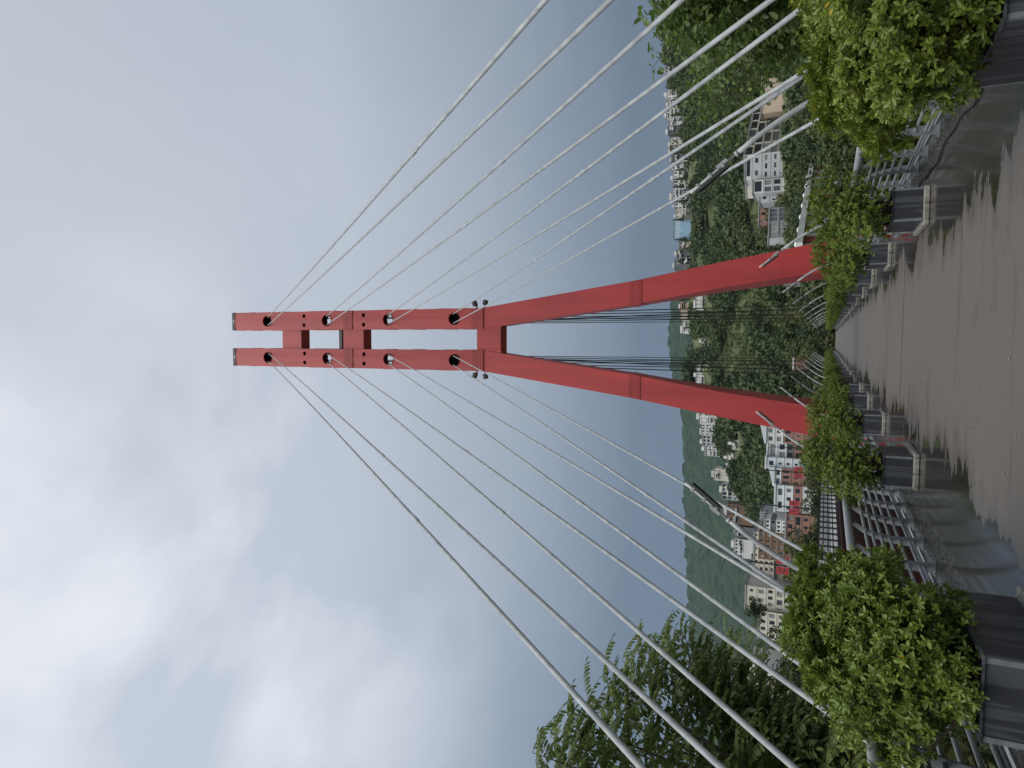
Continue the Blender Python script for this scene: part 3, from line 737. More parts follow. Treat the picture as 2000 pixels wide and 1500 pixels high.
def house(name, label, cat, rect, Yl, Yr=None, rows=(), depth=9, base=None, ztop=None, roof='flat', roofm=None, group=None, keep=True, wallm=WHITE):
    """rect = (x_top, x_bottom, y_right, y_left) of the facade in the photograph, standing Yl / Yr metres away (left / right corner).
    rows = list from the top floor down of (height share, wall material, windows, (w share, h share), mullions, frame, balcony)"""
    xt, xb, yr, yl = rect; Yr = Yr or Yl
    xm = (xt + xb) / 2
    A = onY(xt, yl, Yl); B = onY(xt, yr, Yr); zt = ztop or (A[2] + B[2]) / 2
    zb_vis = onY(xb, (yl + yr) / 2, (Yl + Yr) / 2)[2]
    A2, B2 = Vector((A[0], A[1], 0)), Vector((B[0], B[1], 0)); Wd = (B2 - A2).length
    mid = (A2 + B2) / 2; rz = math.atan2(B2.y - A2.y, B2.x - A2.x)
    g = base if base is not None else min(float(terr(mid.x, mid.y)), float(terr(A2.x, A2.y)), float(terr(B2.x, B2.y))) - .6
    g = min(g, zb_vis - .3)
    if keep: RECTS.append((xt, xb, yr, yl, min(Yl, Yr)))
    t = thing(name, label, cat, (mid.x, mid.y, g), rz, group)
    Hv = zt - zb_vis; z = zt - g; walls = {}
    def wb(m): return walls.setdefault(m.name, (m, MB()))[1]
    d0, d1 = 0.0, depth
    if not rows: rows = [(1, wallm, 0, (0, 0), 0, FRAME, False)]
    tot = sum(r[0] for r in rows)
    for ri, (sh, wm, nw, (ws, hs), mull, fm, balc) in enumerate(rows):
        fh = Hv * sh / tot; z1, z0 = z, z - fh
        if ri == len(rows) - 1: z0 = 0
        mb = wb(wm)
        mb.quad((Wd / 2, d0, z0), (Wd / 2, d1, z0), (Wd / 2, d1, z1), (Wd / 2, d0, z1)); mb.quad((-Wd / 2, d1, z0), (-Wd / 2, d0, z0), (-Wd / 2, d0, z1), (-Wd / 2, d1, z1))
        mb.quad((Wd / 2, d1, z0), (-Wd / 2, d1, z0), (-Wd / 2, d1, z1), (Wd / 2, d1, z1))
        if not nw:
            mb.quad((-Wd / 2, 0, z0), (Wd / 2, 0, z0), (Wd / 2, 0, z1), (-Wd / 2, 0, z1))
        else:
            zz0 = z1 - fh
            cw = Wd / nw; ww, wh = cw * ws, fh * hs; wz = zz0 + (fh - wh) * .5; rv = .18
            mb.quad((-Wd / 2, 0, z0), (Wd / 2, 0, z0), (Wd / 2, 0, wz), (-Wd / 2, 0, wz)); mb.quad((-Wd / 2, 0, wz + wh), (Wd / 2, 0, wz + wh), (Wd / 2, 0, z1), (-Wd / 2, 0, z1))
            xx = -Wd / 2
            for k in range(nw):
                c = -Wd / 2 + cw * (k + .5); l, r = c - ww / 2, c + ww / 2
                mb.quad((xx, 0, wz), (l, 0, wz), (l, 0, wz + wh), (xx, 0, wz + wh)); xx = r
                mb.quad((l, 0, wz), (l, rv, wz), (l, rv, wz + wh), (l, 0, wz + wh)); mb.quad((r, rv, wz), (r, 0, wz), (r, 0, wz + wh), (r, rv, wz + wh))
                mb.quad((l, 0, wz), (r, 0, wz), (r, rv, wz), (l, rv, wz)); mb.quad((l, rv, wz + wh), (r, rv, wz + wh), (r, 0, wz + wh), (l, 0, wz + wh))
                link('window', win_mesh(ww, wh, mull, fm), t, (c, rv - .06, wz))
                mb.quad((l, rv + .01, wz), (r, rv + .01, wz), (r, rv + .01, wz + wh), (l, rv + .01, wz + wh))
            mb.quad((xx, 0, wz), (Wd / 2, 0, wz), (Wd / 2, 0, wz + wh), (xx, 0, wz + wh))
            if balc:
                bb = MB(); bb.box(-Wd / 2 + .1, Wd / 2 - .1, -1.1, -.004, zz0 + .02, zz0 + .16)
                bb.box(-Wd / 2 + .1, Wd / 2 - .1, -1.1, -1.05, zz0 + .95, zz0 + 1.0)
                for k in range(int(Wd / .5)): bb.box(-Wd / 2 + .12 + k * .5, -Wd / 2 + .16 + k * .5, -1.09, -1.06, zz0 + .16, zz0 + .95)
                bb.build('balcony', fm if fm is not DFRAME else GREYW, t)
            else: mb.box(-Wd / 2 - .05, Wd / 2 + .05, -.09, -.002, zz0 + .02, zz0 + .2)
        z = z0
    for m, mb in walls.values(): mb.build('wall', m, t)
    zt_l = zt - g; rb = MB(); rm = roofm or ROOFG
    if roof == 'flat':
        rb.box(-Wd / 2 - .2, Wd / 2 + .2, -.2, depth + .2, zt_l + .003, zt_l + .35)
    elif roof == 'gable':
        hh = Wd * .22
        rb.prism([[(-Wd / 2 - .3, y, zt_l + .003), (Wd / 2 + .3, y, zt_l + .003), (0, y, zt_l + hh)] for y in (-.3, depth + .3)])
    elif roof == 'shed':
        rb.prism([[(x, -.3, zt_l + .003), (x, depth + .3, zt_l + .003), (x, depth + .3, zt_l + .35), (x, -.3, zt_l + 1.3 if x > 0 else zt_l + .35)] for x in (-Wd / 2 - .2, Wd / 2 + .2)])
    rb.build('roof', rm, t)
    if group and Wd > 3 and cat == 'house':
        r_ = random.Random(name + label); w_ = Wd * r_.uniform(.3, .55); x_ = r_.uniform(-.5, .5) * (Wd - w_); h_ = r_.uniform(.9, 1.8)
        b = MB(); b.box(x_ - w_ / 2, x_ + w_ / 2, .8, depth * .6, zt_l + .36, zt_l + .36 + h_)
        if roof == 'flat': b.build('upper_room', r_.choice([WHITE, CREAM, GREYW, wallm]), t)
        for k in range(2):
            zb_ = zt_l - Hv * r_.uniform(.35, .8); xa_ = r_.uniform(-.5, .1) * Wd; b = MB(); b.box(xa_, xa_ + Wd * .4, -1.2, -.004, zb_, zb_ + .18); b.box(xa_, xa_ + Wd * .4, -1.2, -1.1, zb_ + .18, zb_ + .9); b.build('balcony', r_.choice([WHITE, CREAM, GREYW]), t)
    t['_w'] = Wd
    return t
def row(m, n, ws=.5, hs=.55, sh=1, mull=1, fm=DFRAME, balc=False): return (sh, m, n, (ws, hs), mull, fm, balc)

# right: office block with the brown balcony grid and its neighbours
house('office_building', 'cream office block with a grid of brown recessed bays on the right slope', 'building', (1463, 1541, 222, 303), 214, 236,
      [row(CREAM, 5, .86, .8, 1, 2, BRNF)] + [row(CREAM, 4, .87, .8, 1, 3, BRNF)] * 4, 14)
house('panel_building', 'grey panelled office wing with white floor lines and strip windows on the right', 'building', (1456, 1541, 303, 352), 213, 213,
      [row(WHITE, 1, .7, .6, .7, 4), row(GREYW, 2, .4, .3, 1.1), row(GREYW, 3, .6, .25, 1), row(GREYW, 3, .6, .25, 1), row(GREYW, 3, .5, .3, 1)], 16)
house('glazed_building', 'white block with tall gridded windows left of the grey office wing', 'building', (1471, 1542, 352, 378), 211, None,
      [row(WHITE, 1, .78, .72, 1.1, 5), row(GREYW, 2, .7, .7, 1, 2), row(GREYW, 2, .7, .7, 1, 2), row(WHITE, 2, .5, .5, .8)], 12)
house('annex_building', 'low grey annex with small windows between white block and salmon house', 'building', (1484, 1540, 378, 396), 216, None,
      [row(GREYW, 1, .3, .4), row(GREYW, 2, .35, .4), row(GREYW, 2, .3, .4)], 9)
house('salmon_house', 'salmon brick house with dark windows behind the grey concrete frame building', 'house', (1483, 1536, 396, 440), 232, None,
      [row(SALMON, 3, .4, .5), row(SALMON, 3, .6, .55), row(SALMON, 3, .5, .5)], 9)
t = house('concrete_frame_building', 'dark grey concrete frame building with deep glazed bays beside the right pylon leg', 'building', (1503, 1572, 406, 462), 205, None,
      [row(MGREY, 2, .88, .8, 1, 2, FRAME), row(MGREY, 2, .88, .8, 1, 2, FRAME), row(MGREY, 2, .88, .8, 1, 2, FRAME), row(MGREY, 2, .8, .7, .8)], 11)
house('blank_building', 'grey windowless tower wall against the dark concrete frame building', 'building', (1501, 1568, 462, 479), 207, None, [row(GREYW, 0)], 12)
house('beige_building', 'plain peach coloured block seen through the leaves on the right', 'building', (1488, 1536, 150, 222), 225, None,
      [row(BEIGE, 0, sh=3), row(BEIGE, 4, .3, .3)], 12)
house('brick_house', 'small brick and white house just beside the right pylon leg', 'house', (1536, 1572, 478, 500), 200, None, [row(WHITE, 1, .5, .5, .8), row(SALMON, 2, .4, .5)], 7)
# long hall with white domed roof edge
hall = house('hall', 'long low hall with white domed roof edge and yellow, red and white panels', 'building', (1568, 1606, 330, 486), 92, 140, [row(YELL, 0)], 2.4, base=-3, ztop=4.95, roofm=WHITE)
Wd = hall['_w']
b = MB(); b.box(-Wd / 2 - .3, Wd / 2 + .3, -.9, -.21, 7.55, 8.3)
b.build('fascia', WHITE, hall)
x = -Wd / 2 + .3; k = 0
while x < Wd / 2 - 1:
    w = (1.6, 2.6, 1.2, 2.2)[k % 4]; m = (WHITE, REDW, WHITE, YELL, BEIGE)[k % 5]
    b = MB(); b.box(x, x + w, -.08, -.004, .5, 7.5); b.build('panel', m, hall); x += w + .5; k += 1
for k in range(int(Wd / 7)):
    b = MB(); c = -Wd / 2 + 3.5 + 7 * k
    b.prism([[(c + r * math.cos(a * .5236), .4 + r * math.sin(a * .5236), z) for a in range(12)] for r, z in ((.45, 8.31), (.40, 8.48), (.26, 8.60), (.08, 8.66))]); b.build('roof_dome', WHITE, hall, True)
# left: the street row
house('row_house', 'white and salmon three storey house right behind the left pylon leg', 'house', (1497, 1592, 832, 864), 158, None,
      [row(WHITE, 2, .5, .5, .8, 1, DFRAME), row(WHITE, 2, .55, .5, .8), row(SALMON, 2, .55, .6, .9), row(SALMON, 3, .3, .35), row(SALMON, 2, .4, .4)], 10, roof='shed', roofm=BLUEW)
house('row_house', 'bluish white house with long dark windows over a salmon ground floor', 'house', (1500, 1590, 864, 893), 158.4, None,
      [row(BLUEW, 1, .8, .5, 1, 3), row(BLUEW, 2, .7, .6, .9), row(DGREY, 2, .6, .7, .7), row(SALMON, 2, .6, .6), row(SALMON, 3, .5, .5)], 10, roofm=BLUEW)
house('white_house', 'plain white house wall with a column of four small windows', 'house', (1497, 1580, 893, 914), 157, None,
      [row(BLUEW, 1, .4, .45, 1.2), row(BLUEW, 1, .2, .4), row(BLUEW, 1, .2, .4), row(BLUEW, 1, .2, .4), row(BLUEW, 1, .2, .4)], 10, roofm=BLUEW)
house('salmon_house', 'salmon house with white upper floor and barred windows behind red banners', 'house', (1513, 1584, 914, 947), 156, None,
      [row(BLUEW, 2, .6, .5, .7), row(SALMON, 3, .5, .65), row(SALMON, 3, .4, .45), row(SALMON, 2, .4, .5)], 10, roof='shed', roofm=BLUEW)
house('gabled_house', 'bluish white house with wide windows between two pairs of red banners', 'house', (1515, 1584, 947, 998), 155, None,
      [row(BLUEW, 2, .5, .45, 1, 2), row(BLUEW, 3, .4, .5, 1, 2), row(SALMON, 3, .5, .5), row(WHITE, 3, .4, .5)], 10, roof='flat', roofm=BLUEW)
house('grey_house', 'narrow grey house with blue tinted window rows', 'house', (1487, 1536, 1000, 1014), 168, None, [row(GREYW, 3, .6, .6, mull=0)] * 4, 9)
house('salmon_house', 'salmon low house with dark windows under the white balcony block', 'house', (1536, 1582, 1004, 1050), 154, None, [row(SALMON, 3, .55, .6), row(SALMON, 2, .7, .6), row(SALMON, 3, .4, .5)], 9)
house('white_block', 'white block with balcony bands above the salmon low house', 'building', (1494, 1537, 1014, 1038), 162, None, [row(WHITE, 3, .6, .5, 1, 1), row(DGREY, 3, .7, .6), row(WHITE, 3, .6, .5), row(WHITE, 3, .5, .4)], 9)
house('brick_tower', 'brown brick apartment tower with grey central column and white window rows', 'building', (1474, 1547, 1038, 1090), 172, None,
      [row(CREAM, 4, .3, .4, .6), row(BROWN, 5, .45, .6, 1, 0, FRAME), row(BROWN, 5, .45, .6, 1, 0, FRAME), row(BROWN, 5, .45, .6, 1, 0, FRAME), row(BROWN, 5, .45, .6, 1, 0, FRAME), row(BROWN, 5, .45, .6, 1, 0, FRAME)], 12)
house('cream_house', 'cream house with white balconies left of the brick tower', 'house', (1472, 1512, 1090, 1140), 180, None, [row(CREAM, 4, .5, .5)] * 3 + [row(CREAM, 4, .6, .6, 1, 1, FRAME, True)], 9)
house('apartment_block', 'big cream apartment block with many dark windows above the near left shrub', 'building', (1457, 1550, 1143, 1192), 172, None,
      [row(CREAM, 3, .3, .3, 1.2), row(CREAM, 3, .45, .55), row(CREAM, 4, .5, .5), row(CREAM, 3, .6, .6), row(CREAM, 4, .5, .55)], 12)
house('apartment_block', 'cream apartment block with tall upper windows, left half of the white pair', 'building', (1482, 1552, 1192, 1246), 170, None,
      [row(CREAM, 4, .45, .5), row(CREAM, 4, .55, .6), row(CREAM, 4, .5, .5, 1, 1), row(CREAM, 4, .5, .55)], 12)
house('white_house', 'white house glimpsed through the leaves of the left tree', 'house', (1462, 1560, 1296, 1345), 165, None, [row(WHITE, 3, .45, .5)] * 4, 10)
house('tiled_house', 'white house with terracotta roof behind the left tree near the picture edge', 'house', (1480, 1560, 1370, 1425), 165, None, [row(WHITE, 3, .4, .5)] * 3, 10, roof='gable', roofm=ROOFR)

# houses on the slope: each stands where its foot meets the hillside
def slope(name, label, rect, m, rows, roof='flat', roofm=None, cat='house', depth=8, group='houses on the hillside', Y=None):
    xt, xb, yr, yl = rect
    p = hit(xb, (yl + yr) / 2) if Y is None else None
    Yd = Y or (p[1] if p is not None else 415)
    return house(name, label, cat, rect, Yd, Yd, rows(m) if callable(rows) else rows, depth, roof=roof, roofm=roofm, group=group)
def R(nr_, n, ws=.5, hs=.5, fm=DFRAME): return lambda m: [row(m, n, ws, hs, 1, 0, fm)] * nr_
slope('hillside_house', 'white blocky house high beside the left pylon leg', (1366, 1402, 806, 828), WHITE, R(4, 3, .25, .35))
slope('hillside_house', 'white terraced house stepping below the blocky white one', (1370, 1402, 828, 850), WHITE, R(4, 4, .55, .5))
slope('hillside_house', 'grey and white terraced house left of the white pair on the crest', (1372, 1404, 850, 870), GREYW, R(4, 3, .7, .6))
slope('hillside_house', 'white framed terrace house, leftmost of the crest cluster', (1376, 1406, 870, 890), WHITE, R(4, 4, .7, .6, FRAME))
slope('hillside_house', 'beige two storey house standing alone on the left slope', (1395, 1409, 915, 938), CREAM, R(2, 3, .35, .4))
slope('hillside_house', 'cream house with rounded wall on the left slope', (1421, 1438, 884, 900), CREAM, R(2, 2, .3, .4))
slope('hillside_house', 'pale grey house beneath trees on the left slope', (1423, 1438, 902, 920), GREYW, R(2, 2, .45, .5))
slope('hillside_house', 'orange brick house with porch on the left slope', (1424, 1441, 924, 946), SALMON, R(2, 2, .5, .5))
slope('hillside_house', 'dark windowed grey row house beneath the beige one', (1411, 1430, 944, 975), GREYW, R(2, 4, .75, .8))
slope('hillside_house', 'tiny yellow cottage with two windows in the trees', (1445, 1453, 965, 978), CREAM, R(1, 2, .3, .5))
slope('hillside_house', 'small cream cottage near the left pylon leg', (1431, 1444, 860, 878), CREAM, R(2, 2, .3, .35))
slope('hillside_house', 'brown brick building with rows of openings on the left slope', (1420, 1446, 984, 1022), BROWN, R(3, 5, .5, .5))
slope('hillside_house', 'grey hipped house beside the brown brick building', (1437, 1450, 1028, 1048), DGREY, R(1, 3, .4, .4), 'gable')
slope('hillside_house', 'white terraced house behind the left stay cables', (1434, 1452, 1052, 1088), WHITE, R(2, 5, .6, .5))
slope('hillside_house', 'cream crest house seen between the pylon legs on the left', (1362, 1375, 713, 726), CREAM, R(2, 2, .4, .4), 'gable', ROOFG)
slope('hillside_house', 'white villa seen between the pylon legs beside the left leg', (1360, 1376, 728, 752), WHITE, R(2, 4, .5, .5))
slope('hillside_house', 'small white house with dark openings in the middle of the slope', (1372, 1383, 660, 676), WHITE, R(2, 2, .5, .5))
slope('hillside_house', 'white villa with many windows right of the gap centre', (1359, 1378, 575, 606), WHITE, R(3, 4, .45, .45))
slope('hillside_house', 'long low white house row high between the legs', (1333, 1341, 626, 652), WHITE, R(1, 7, .3, .4))
slope('hillside_house', 'pale house row with red roof high beside the right leg', (1329, 1341, 590, 622), BEIGE, R(2, 5, .4, .4), 'flat', ROOFR)
slope('hillside_house', 'grey pavilion low in the trees beside the right pylon leg', (1536, 1551, 541, 556), GREYW, R(2, 2, .6, .5), 'flat', WHITE, Y=175)
slope('hillside_house', 'red brick hut low between the legs with white roof', (1551, 1566, 700, 722), SALMON, R(2, 2, .4, .5), 'flat', WHITE, Y=175)
# ridge town on the right
ridge = [(1303, 1322, 176, 196, WHITE, 'narrow white'), (1300, 1312, 130, 150, GREYW, 'low grey'), (1305, 1322, 198, 214, CREAM, 'cream'), (1302, 1324, 214, 232, WHITE, 'bright white balconied'),
         (1308, 1324, 233, 246, WHITE, 'small white'), (1305, 1322, 247, 262, DGREY, 'dark grey'), (1310, 1328, 270, 284, CREAM, 'cream stacked'), (1309, 1326, 285, 300, DBRN, 'dark brown'), (1312, 1330, 302, 316, DGREY, 'dark windowed'),
         (1311, 1330, 318, 332, WHITE, 'pale twin windowed'), (1315, 1335, 334, 350, WHITE, 'white domed'), (1316, 1336, 352, 366, CREAM, 'cream narrow'), (1313, 1334, 368, 392, BLUEW, 'white framed three storey'),
         (1318, 1340, 396, 410, WHITE, 'white tall'), (1320, 1342, 411, 428, CREAM, 'cream wide'), (1326, 1344, 436, 460, WHITE, 'white lower'), (1327, 1340, 472, 486, BEIGE, 'beige'),
         (1322, 1338, 488, 503, DGREY, 'dark glazed'), (1318, 1332, 505, 527, DGREY, 'dark flat roofed'), (1332, 1348, 500, 516, BEIGE, 'peach lower')]
ridge += [(1324, 1338, 340, 352, CREAM, 'cream stepped lower'), (1330, 1344, 366, 378, WHITE, 'white cube lower'), (1332, 1346, 380, 394, GREYW, 'grey lower'), (1333, 1347, 412, 426, CREAM, 'cream balcony lower'), (1334, 1346, 436, 446, GREYW, 'grey squat lower'),
          (1334, 1346, 448, 462, CREAM, 'cream squat lower'), (1320, 1333, 285, 296, CREAM, 'cream lower'), (1317, 1330, 226, 238, GREYW, 'grey stepped lower'), (1322, 1336, 312, 322, WHITE, 'white stepped lower')]
for xt, xb, y0, y1, m, w in ridge:
    rows_ = [row(m, max(2, (y1 - y0) // 6), rnd.uniform(.4, .7), rnd.uniform(.4, .65), 1, 0, rnd.choice([DFRAME, FRAME]))] * max(2, (xb - xt) // 7)
    slope('ridge_house', f'{w} house on the ridge top, {"far right under the tree" if y1 < 200 else "behind the right stay cables" if y1 < 400 else "near the right pylon leg"}', (xt, xb, y0, y1), m, rows_,
          'gable' if w in ('beige', 'cream narrow', 'small white') else 'flat', ROOFG, Y=418, group='houses along the ridge')
t = slope('signboard_building', 'pale blue building with white lettered facade on the ridge top', (1316, 1334, 431, 466), SKYB, [row(SKYB, 0)], cat='building', Y=412, group='houses along the ridge')
w_ = t['_w']; b = MB()
zz = float(onY(1316, 448, 412)[2]) - t.location.z
for k in range(8): b.box(-w_ / 2 + w_ * (k + .35) / 8, -w_ / 2 + w_ * (k + .65) / 8, -.05, -.004, zz - 3.6, zz - (.9 if k % 3 else 1.6))
b.build('lettering', WHITE, t)
for o in list(bpy.data.objects):
    if '_w' in o: del o['_w']

# ------------------------------------------------------------------ neighbouring girder bridge with black fence
MAROON = noisy('maroon_girder', (.045, .014, .016), (.028, .010, .011), .8, .6, 5)
NX = -11.0
zf1, zf0 = float(onX(1595, 1080, NX)[2]), float(onX(1640, 1080, NX)[2])
nb = thing('road_bridge', 'maroon steel girder bridge with black lattice fence running beside the footbridge', 'bridge', (NX, 12, -15))
q = Vector((-NX, -12, 15))
b = MB(); b.box(NX - 9, NX, -14, 145, zf0 - .55, zf0); b.box(NX - .6, NX + .02, -14, 145, zf0 - 3.6, zf0 - .552)
for k in range(5): b.box(NX + .021, NX + .12, -14, 145, zf0 - 1.1 - k * .6, zf0 - 1.04 - k * .6)
b.box(NX + .021, NX + .3, -14, 145, zf0 - .2, zf0 - .1); b.build('girder', MAROON, nb, loc=q)
for y in (20, 60, 100, 140):
    b = MB(); b.box(NX - 8, NX - 1, y - .8, y + .8, -16, zf0 - .553); b.build('pier', MGREY, nb, loc=q)
b = MB(); b.box(NX - 8.8, NX - .3, -14, 145, zf0 + .002, zf0 + .03); b.build('roadway', MGREY, nb, loc=q)
fen = thing('fence', 'black metal lattice fence along the maroon girder bridge', 'fence', (NX, 12, zf0))
q2 = Vector((-NX, -12, -zf0)); Hh = zf1 - zf0
for k in range(5):
    z = zf0 + .04 + (Hh - .08) * k / 4; b = MB(); b.box(NX - .06, NX - .02, -14, 145, z - .03, z + (.09 if k == 4 else .03)); b.build('rail', BLACK, fen, loc=q2)
pm = MB(); pm.box(-.05, .05, -.045, .045, 0, Hh); pm = pm.mesh('fence_post', BLACK)
for k in range(98):
    link('post', pm, fen, (-.10, k * 1.35, 0.035))
b = MB(); b.box(NX - 8.4, NX - 8.2, -14, 145, zf0 + .04, zf0 + 1.0)
tag(b.build('barrier_wall', GREYW), 'pale grey concrete barrier behind the black lattice fence', 'barrier')

# white van on the road far behind the left planters
def van():
    p = onY(1612, 716, 165); t = thing('van', 'white van on the road beyond the left end of the walkway', 'van', (p[0], 165, float(terr(p[0], 165)) + .05), .2)
    b = MB(); b.prism([[(x, y, z) for y, z in ((-2.4, .35), (-2.4, 1.0), (-1.7, 1.15), (-1.1, 1.9), (2.4, 1.95), (2.4, .35))] for x in (-.95, .95)])
    b.build('body', WHITE, t, bevel=.06)
    for s in (-1, 1):
        b = MB(); b.box(min(s * .951, s * .96), max(s * .951, s * .96), -.9, 2.0, 1.25, 1.7); b.build('side_window', GLASS, t)
        for y in (-1.5, 1.5):
            b = MB(); b.tube([(s * .78, y, .35), (s * .97, y, .35)], .35, 16); b.build('wheel', BLACK, t)
    b = MB(); b.prism([[(x, y, z) for y, z in ((-1.72, 1.18), (-1.14, 1.84), (-1.16, 1.87), (-1.75, 1.2))] for x in (-.8, .8)]); b.build('windscreen', GLASS, t)
van()

# ------------------------------------------------------------------ banner lamp posts on the street
BRED = noisy('banner_red', (.42, .03, .05), (.34, .025, .04), 3, .6)
def text_mesh(s, size, m):
    cu = bpy.data.curves.new('t', 'FONT'); cu.body = s; cu.size = size; cu.align_x = 'CENTER'; cu.align_y = 'CENTER'; cu.extrude = .01; cu.offset = .03
    o = bpy.data.objects.new('t', cu); COL.objects.link(o); bpy.context.view_layer.update()
    me = bpy.data.meshes.new_from_object(o.evaluated_get(bpy.context.evaluated_depsgraph_get())); bpy.data.objects.remove(o)
    me.materials.clear(); me.materials.append(m); return me
def banner_post(x0, x1, yc, ht, Y, txt, label):
    p = onY(x0, yc, Y); p1 = onY(x1, yc, Y); bh = p[2] - p1[2]; bw = bh * .62
    base = float(terr(p[0], Y)) - .3; t = thing('banner_post', label, 'lamp post', (p[0], Y, base), 0, 'lamp posts with red banners')
    top = onY(ht, yc, Y)[2] - base
    b = MB(); b.tube([(0, 0, 0), (0, 0, top * .5), (0, 0, top - .6)], [.12, .1, .08], 8)
    b.tube([(0, 0, top - .6), (-.25, 0, top - .2), (-.9, 0, top + .05), (-1.9, 0, top + .15)], [.07, .06, .05, .04], 8)
    b.build('pole', BLACK, t)
    b = MB(); b.box(-2.5, -1.8, -.12, .12, top + .08, top + .2); b.build('lamp_head', DGREY, t)
    for k, s in enumerate((1, -1)):
        zc = (p[2] + p1[2]) / 2 - base; xa, xb = sorted((s * .16, s * (.16 + bw)))
        b = MB(); b.box(xa, xb, -.03, -.0, zc - bh / 2, zc + bh / 2); bo = b.build('banner', BRED, t)
        c = (xa + xb) / 2
        if txt: link('lettering', text_mesh(txt[k], bh * .62, DBRN), bo, (c, -.036, zc), (math.pi / 2, 0, 0))
        else:
            e = MB(); e.tube([(c, -.034, zc), (c, -.038, zc)], bh * .16, 12); e.build('emblem', DBRN, bo)
        e = MB(); e.tube([(0, -.01, zc + bh / 2 - .05), (s * (.2 + bw), -.01, zc + bh / 2 - .05)], .025, 6); e.build('bracket', BLACK, bo)
    return t
banner_post(1516, 1541, 1103, 1410, 78, 'CC', 'banner lamp post with letter C on red, leftmost of the street posts')
banner_post(1541, 1560, 990, 1462, 100, 'TI', 'banner lamp post with letters I and T, second from the left')
banner_post(1551, 1567, 922, 1478, 122, None, 'banner lamp post with dark emblems in front of the salmon house')
banner_post(1568, 1580, 876, 1500, 150, None, 'banner lamp post with small red banners near the left pylon leg')

# ------------------------------------------------------------------ trees
def clumps(c, out, size, n_leaf=1):
    m = len(c); d = unit(out + .6 * nr.normal(size=(m, 3))); u, v = frames(d); s = (size * (.6 + .8 * nr.random(m)))[:, None]
    asp = (.45 + .4 * nr.random(m))[:, None]; bend = d * s * .18
    V = np.stack([c - u * s * .5 - bend, c - v * s * asp * .5, c + u * s * .5 - bend, c + v * s * asp * .5], 1)
    return V.reshape(-1, 3), (np.arange(m) * 4)[:, None] + np.array([[0, 1, 2, 3]])
def crown_mesh(name, seed, h, r, n, size, m):
    global nr
    nr = np.random.default_rng(seed); k = 12
    lc = nr.normal(size=(k, 3)) * np.array([r * .42, r * .42, h * .22]) + np.array([0, 0, h * .5]); lr = r * (.34 + .26 * nr.random(k))
    i = nr.integers(0, k, n); d = unit(nr.normal(size=(n, 3))); rr = lr[i] * (1 - .5 * nr.random(n) ** 2)
    c = lc[i] + d * rr[:, None] * np.array([1, 1, .85])
    V, Q = clumps(c, d + np.array([0, 0, .5]), size); return np_mesh(name, V, Q, m)
TREE_M = [leaf_mat('tree_leaf_dark', (.020, .040, .012), (.052, .085, .022), None, .6, .2, .4, .3), leaf_mat('tree_leaf_mid', (.038, .066, .014), (.085, .125, .030), None, .6, .22, .4, .3),
          leaf_mat('tree_leaf_olive', (.055, .075, .020), (.115, .13, .040), None, .6, .22, .4, .3)]
CROWN = [crown_mesh('tree_crown', 60 + i, 6.5, 3.2, 2600, .42, TREE_M[i % 3]) for i in range(6)]
def trunk_mesh(seed):
    r = random.Random(seed); b = MB(); b.tube([(0, 0, -12), (0, 0, -6), (.1, 0, -1), (0, .1, 2.2)], [.36, .3, .24, .15], 8)
    for k in range(6):
        a = k * 1.05 + r.random(); b.tube([(0, .05, 1 + .2 * k), (math.cos(a) * .9, math.sin(a) * .9, 2.4 + .3 * k), (math.cos(a) * 1.7, math.sin(a) * 1.7, 3.4 + .35 * k)], [.1, .07, .02], 6)
    return b.mesh('tree_trunk', BARK, True)
TRUNK = [trunk_mesh(i) for i in range(3)]
TKIND = ['dense dark green tree', 'mid green bushy tree', 'loose olive green tree']
def tree(x, y, zb, sc, i, label, group):
    t = thing('tree', label, 'tree', (x, y, zb), rnd.uniform(0, 6.28), group); t.scale = (sc, sc, sc * rnd.uniform(.9, 1.15))
    link('crown', CROWN[i % 6], t); link('trunk', TRUNK[i % 3], t); return t
